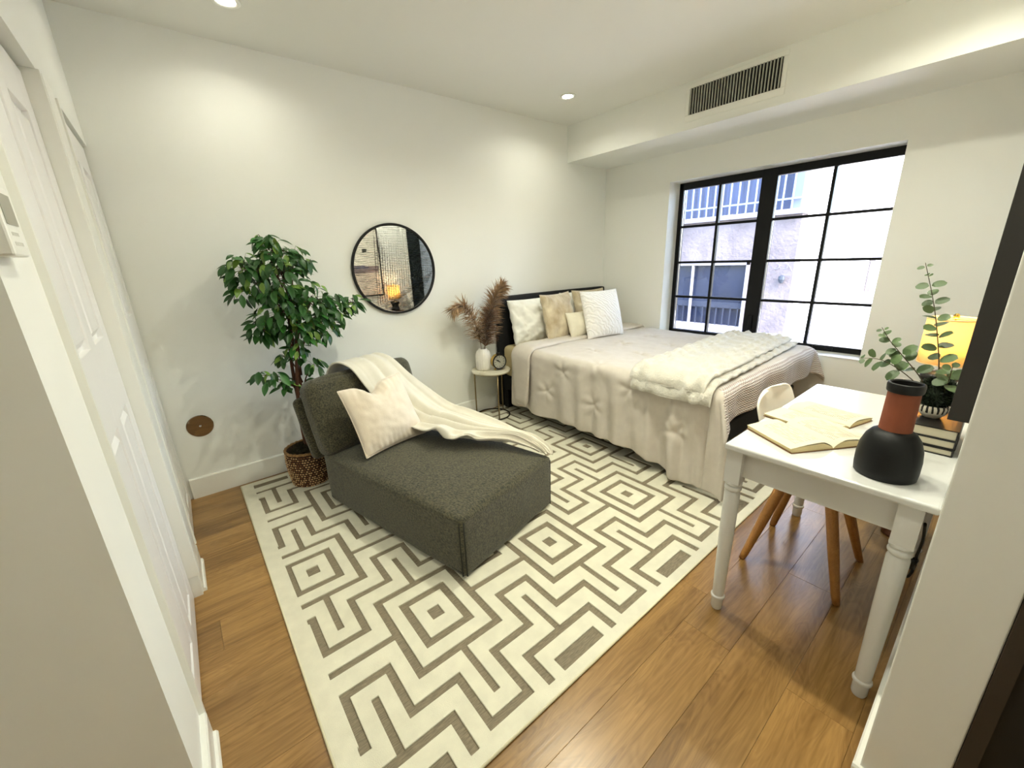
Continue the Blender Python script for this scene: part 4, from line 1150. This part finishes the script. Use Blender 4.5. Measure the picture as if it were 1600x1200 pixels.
def eu_stem(pts, n, seed, q0=.15, s0=1.0, s1=.5):
    rr = random.Random(seed); P = [Vector(p)-Vector((px_, py_, PZ)) for p in pts]
    MB().tube([cat_rom(P, k/20) for k in range(21)], [.0022-.0013*k/20 for k in range(21)], 6).build('stem', mat('reddish stem', lin(70, 62, 40), .7), pt, smooth=True)
    for k in range(n):
        q = q0+(1-q0)*(k+.3)/n; p = cat_rom(P, q); d = (cat_rom(P, min(1, q+.03))-cat_rom(P, max(0, q-.03))).normalized()
        for sg in (0, 1):
            a = k*PI/2*1.06+sg*PI+rr.uniform(-.3, .3); u = d.orthogonal().normalized(); w_ = d.cross(u); o_ = u*math.cos(a)+w_*math.sin(a)
            dirn = (o_+d*rr.uniform(.15, .6)+Vector((0, 0, rr.uniform(-.15, .2)))).normalized(); up = (Vector((-.75, -.05, .55))+d*.3+Vector((rr.uniform(-.5, .5), rr.uniform(-.5, .5), rr.uniform(-.4, .4)))).normalized(); dirn = (dirn-up*dirn.dot(up)*.6).normalized()
            sv = up.cross(dirn).normalized(); un = dirn.cross(sv); Mx = Matrix((dirn, sv, un)).transposed().to_4x4(); Mx.translation = p+dirn*.003
            s_ = (s0+(s1-s0)*(k/n))*rr.uniform(.85, 1.1); Mx = Mx @ Matrix.Diagonal((s_, s_, s_, 1))
            o = bpy.data.objects.new('leaf', rr.choice(eul[:2]) if k < n*.75 else eul[2]); COL.objects.link(o); o.parent = pt; o.matrix_local = Mx
eu_stem([(px_, py_, PZ+.04), (-1.975, -3.018, PZ+.16), (-1.965, -2.985, PZ+.30), (-1.955, -2.955, PZ+.40), (-1.95, -2.915, PZ+.515)], 11, 3, .30, 1.0, .6)
eu_stem([(px_, py_+.01, PZ+.04), (-2.01, -2.985, PZ+.13), (-2.02, -2.93, PZ+.20), (-2.03, -2.885, PZ+.255), (-2.03, -2.855, PZ+.30)], 7, 5, .32, 1.0, .5)
eu_stem([(px_, py_+.01, PZ+.04), (-2.03, -2.985, PZ+.11), (-2.05, -2.925, PZ+.165), (-2.05, -2.87, PZ+.19), (-2.05, -2.815, PZ+.185)], 5, 6, .45, .95, .7)
eu_stem([(px_, py_, PZ+.04), (-2.02, -3.045, PZ+.10), (-2.04, -3.05, PZ+.15), (-2.05, -3.05, PZ+.20)], 4, 9, .5, .9, .9)

# ------------------------------------------------------------------ framed abstract canvas on the near wall
def art_mat():
    m = mat('abstract painting', lin(226, 220, 206), .8); nt = m.node_tree; L = nt.links
    tc = nt.nodes.new('ShaderNodeTexCoord'); sp = nt.nodes.new('ShaderNodeSeparateXYZ')
    nz = nt.nodes.new('ShaderNodeTexNoise'); nz.inputs['Scale'].default_value = 5; nz.inputs['Detail'].default_value = 6; L.new(tc.outputs['Object'], nz.inputs['Vector'])
    vm = nt.nodes.new('ShaderNodeVectorMath'); vm.operation = 'MULTIPLY_ADD'; vm.inputs[1].default_value = (.07, 0, .07); L.new(nz.outputs['Color'], vm.inputs[0]); L.new(tc.outputs['Object'], vm.inputs[2])
    L.new(vm.outputs[0], sp.inputs[0])
    cur = None
    def rect(c, x0, x1, z0, z1):
        nonlocal cur
        k = None
        for ax, lo, hi in (('X', x0, x1), ('Z', z0, z1)):
            for op, th in (('GREATER_THAN', lo+.035), ('LESS_THAN', hi+.035)):
                q = nt.nodes.new('ShaderNodeMath'); q.operation = op; q.inputs[1].default_value = th; L.new(sp.outputs[ax], q.inputs[0])
                if k is None: k = q.outputs[0]
                else:
                    mm = nt.nodes.new('ShaderNodeMath'); mm.operation = 'MULTIPLY'; L.new(k, mm.inputs[0]); L.new(q.outputs[0], mm.inputs[1]); k = mm.outputs[0]
        mx = nt.nodes.new('ShaderNodeMix'); mx.data_type = 'RGBA'
        if cur is None: mx.inputs[6].default_value = lin(228, 222, 208)
        else: L.new(cur, mx.inputs[6])
        mx.inputs[7].default_value = c; L.new(k, mx.inputs[0]); cur = mx.outputs[2]
    rect(lin(96, 104, 124), -.45, -.20, .10, .36); rect(lin(60, 72, 98), -.33, -.18, .02, .20); rect(lin(196, 186, 160), -.45, -.2, -.20, .0)
    rect(lin(150, 132, 132), -.20, .44, -.14, -.04); rect(lin(110, 104, 116), .0, .3, -.08, -.04); rect(lin(230, 212, 196), -.18, .44, -.47, -.14)
    rect(lin(30, 28, 28), -.33, -.20, -.33, -.28); rect(lin(28, 28, 30), -.24, -.20, .28, .40); rect(lin(178, 176, 140), -.45, -.12, .36, .47); rect(lin(60, 60, 54), .22, .29, .15, .20)
    rect(lin(70, 74, 60), -.44, -.30, .30, .42)
    L.new(cur, bsdf(m).inputs['Base Color']); return m
art = thing('framed_canvas', 'large abstract canvas in a deep black frame above the desk', 'picture', (-1.92, YC, 1.452))
MB().box((-.47, .012, -.468), (.47, .036, .468)).build('canvas', art_mat(), art)
b = MB(); fwd = .014
b.box((-.484, 0, -.482), (-.472, .044, .482)); b.box((.472, 0, -.482), (.484, .044, .482)); b.box((-.472, 0, .470), (.472, .044, .482)); b.box((-.472, 0, -.482), (.472, .044, -.470)); b.box((-.472, 0, -.47), (.472, .011, .47))
b.build('frame', mat('dark stained frame', lin(34, 30, 27), .6), art, bevel=.0015)

# ------------------------------------------------------------------ pedestal table and lit lamp past the desk
M_walnut = wood_mat('walnut', lin(120, 72, 44), lin(84, 48, 28), .4, 2.0)
tx, ty = -1.325, -2.985
t = thing('pedestal_table', 'small round wooden pedestal table between desk end and casing', 'table', (tx, ty, 0))
MB().lathe([(.0001, .695), (.118, .695), (.125, .700), (.125, .715), (.121, .72), (.0001, .72)], 48).build('table_top', M_walnut, t, auto=40)
MB().lathe([(.0001, .001), (.055, .001), (.055, .012), (.03, .03), (.018, .08), (.016, .4), (.022, .62), (.05, .69), (.0001, .695)], 32).build('pedestal', M_walnut, t, smooth=True)
t = thing('table_lamp', 'lit table lamp with a linen drum shade and black sculpted base', 'lamp', (tx, ty, .72))
MB().lathe([(.0001, 0), (.064, 0), (.068, .012), (.060, .05), (.046, .075), (.050, .098), (.066, .122), (.064, .142), (.03, .150), (.012, .154), (.010, .20), (.0001, .2)], 40).build('base', mat('black ceramic', lin(20, 18, 17), .35), t, smooth=True)
M_shade = bpy.data.materials.new('linen shade'); M_shade.use_nodes = True
nt = M_shade.node_tree; nt.nodes.clear(); o_ = nt.nodes.new('ShaderNodeOutputMaterial'); d_ = nt.nodes.new('ShaderNodeBsdfDiffuse'); tr = nt.nodes.new('ShaderNodeBsdfTranslucent'); mx = nt.nodes.new('ShaderNodeMixShader')
d_.inputs[0].default_value = lin(240, 222, 180); tr.inputs[0].default_value = lin(252, 226, 170); mx.inputs[0].default_value = .6
nt.links.new(d_.outputs[0], mx.inputs[1]); nt.links.new(tr.outputs[0], mx.inputs[2]); nt.links.new(mx.outputs[0], o_.inputs[0])
MB().lathe([(.088, .190), (.088, .388)], 56).build('shade', M_shade, t, smooth=True, solid=.002)
t_sh = [o for o in t.children if o.name.startswith('shade')][0]
bm = bmesh.new(); bm.from_mesh(t_sh.data)
bmesh.ops.delete(bm, geom=[f for f in bm.faces if len(f.verts) > 4], context='FACES_ONLY'); bm.to_mesh(t_sh.data); bm.free()
for zz in (.190, .388):
    MB().tube([(.0885*math.cos(2*PI*k/56), .0885*math.sin(2*PI*k/56), zz) for k in range(57)], .0028, 6, cap=False).build('shade_ring', mat('shade trim', lin(226, 200, 150), .7), t, smooth=True)
b = MB(); b.tube([(-.088, 0, .384), (.088, 0, .384)], .002, 6); b.tube([(0, -.088, .384), (0, .088, .384)], .002, 6); b.tube([(0, 0, .19), (0, 0, .392)], .003, 6)
b.build('harp', M_gold, t)
MB().lathe([(.004, .388), (.010, .392), (.010, .404), (.004, .410), (.0001, .41)], 16).build('finial', M_gold, t, smooth=True)
MB().lathe([(.0001, .225), (.018, .232), (.028, .262), (.020, .292), (.0001, .30)], 20).build('bulb', M_bulb, t, smooth=True)
l = bpy.data.lights.new('lamp_bulb', 'POINT'); l.energy = 3.0; l.color = (1, .68, .36); l.shadow_soft_size = .03
lo = bpy.data.objects.new('lamp_bulb', l); COL.objects.link(lo); lo.parent = t; lo.location = (0, 0, .335)

# ------------------------------------------------------------------ neighbouring building seen through the window
nb = thing('neighbour_building', 'pale stucco neighbouring building with balcony and dark window outside', 'building', (5, 0, 0))
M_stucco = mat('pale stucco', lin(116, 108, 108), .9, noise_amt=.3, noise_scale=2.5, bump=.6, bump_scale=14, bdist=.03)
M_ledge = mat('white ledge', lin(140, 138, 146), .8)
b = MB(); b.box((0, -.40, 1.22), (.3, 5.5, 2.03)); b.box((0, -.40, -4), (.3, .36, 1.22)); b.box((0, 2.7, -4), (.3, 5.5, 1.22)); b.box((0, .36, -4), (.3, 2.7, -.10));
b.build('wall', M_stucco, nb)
MB().box((-.10, -.44, 2.03), (.3, 5.5, 2.12)).build('slab_edge', M_ledge, nb, bevel=.01)
MB().box((.3, -.1, 2.12), (.34, 5.5, 5)).build('upper_wall', mat('blue grey shutters', lin(58, 70, 98), .6, noise_amt=.45, noise_scale=3, stretch=(1, 6, .3)), nb)
rl_ = MB(); rl_.box((-.06, -.40, 2.28), (-.03, 5.5, 2.31)); rl_.box((-.06, -.40, 3.12), (-.03, 5.5, 3.16)); rl_.build('rail', mat('pale metal rail', lin(120, 132, 156), .5), nb)
bar = None
for k in range(38):
    yy = -.38+k*.155
    if bar is None: bar = MB().box((-.055, -.012, 2.12), (-.035, .012, 3.12)).build('baluster', mat('pale metal bar', lin(128, 140, 164), .5), nb)
    else:
        o = bar.copy(); COL.objects.link(o); o.parent = nb; bar2 = o
    (bar if k == 0 else o).location = (0, yy, 0)
MB().box((.02, -.36, 2.12), (.2, -.20, 5)).build('corner_post', mat('grey post', lin(108, 118, 136), .7), nb)
wf = MB().box((-.02, .36, -.10), (.05, .42, 1.22)).box((-.02, 2.64, -.10), (.05, 2.7, 1.22)).box((-.02, .36, 1.16), (.05, 2.7, 1.24)).box((-.05, .30, -.16), (.08, 2.76, -.08)).box((-.01, 1.50, -.1), (.03, 1.545, 1.2)).build('window', M_ledge, nb)
MB().box((.10, .36, -.10), (.12, 2.7, 1.22)).build('pane', mat('dark glass', lin(34, 42, 62), .25, spec=.4, noise_amt=.3, noise_scale=1.5), wf)
MB().box((.03, .42, .28), (.07, 2.64, .40)).build('grille_rail', mat('dark grille', lin(30, 36, 52), .5), wf)
gb = None
for k in range(15):
    if gb is None: o = gb = MB().box((.03, -.010, -.08), (.06, .010, .30)).build('grille_bar', mat('dark bar', lin(36, 42, 58), .5), wf)
    else: o = gb.copy(); COL.objects.link(o); o.parent = wf
    o.location = (0, .5+k*.148, 0)
MB().box((-.5, -.9, -.40), (0, 5.5, -.14)).build('ledge', M_ledge, nb, bevel=.01)
# wall lantern and scrolled bracket on the stucco
MB().lathe([(.0001, -.07), (.03, -.06), (.055, .0), (.05, .06), (.02, .075), (.0001, .08)], 10, c=(-.07, -.25, .89)).box((-.06, -.27, .90), (0, -.23, .93)).build('wall_lantern', mat('dark lantern', lin(46, 54, 64), .5), nb)
b = MB()
for s, yc in ((1, -.12), (1, -.26)):
    b.tube([(-.03, yc+.05*math.cos(a*.5), 1.13+.05*math.sin(a*.5)) for a in range(2, 12)], .006, 6)
b.tube([(-.03, -.31, 1.17), (-.03, -.36, 1.09), (-.03, -.39, 1.04)], .006, 6)
b.build('scroll_bracket', mat('grey iron', lin(110, 112, 124), .5), nb)
n2_ = thing('white_building', 'bright white building wing running back behind the balcony house, its sunlight painted near white', 'building', (5.3, -.40, 0))
M_wht = mat('white render with painted sunlight', lin(244, 242, 240), .9, noise_amt=.03, noise_scale=2)  # near white stands in for the sunlight on this face
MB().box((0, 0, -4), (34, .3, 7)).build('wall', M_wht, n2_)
M_pipe = mat('grey downpipe', lin(96, 92, 96), .6)
MB().tube([(5.45, -.06, .25), (5.45, -.06, 1.15)], .06, 10).build('downpipe', M_pipe, n2_, smooth=True)
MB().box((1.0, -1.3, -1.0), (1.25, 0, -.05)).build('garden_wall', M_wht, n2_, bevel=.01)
gd = struct(MB().box((.26, -20, -4.2), (40, 20, -4)).build('ground', mat('paving', lin(170, 166, 160), .9)))
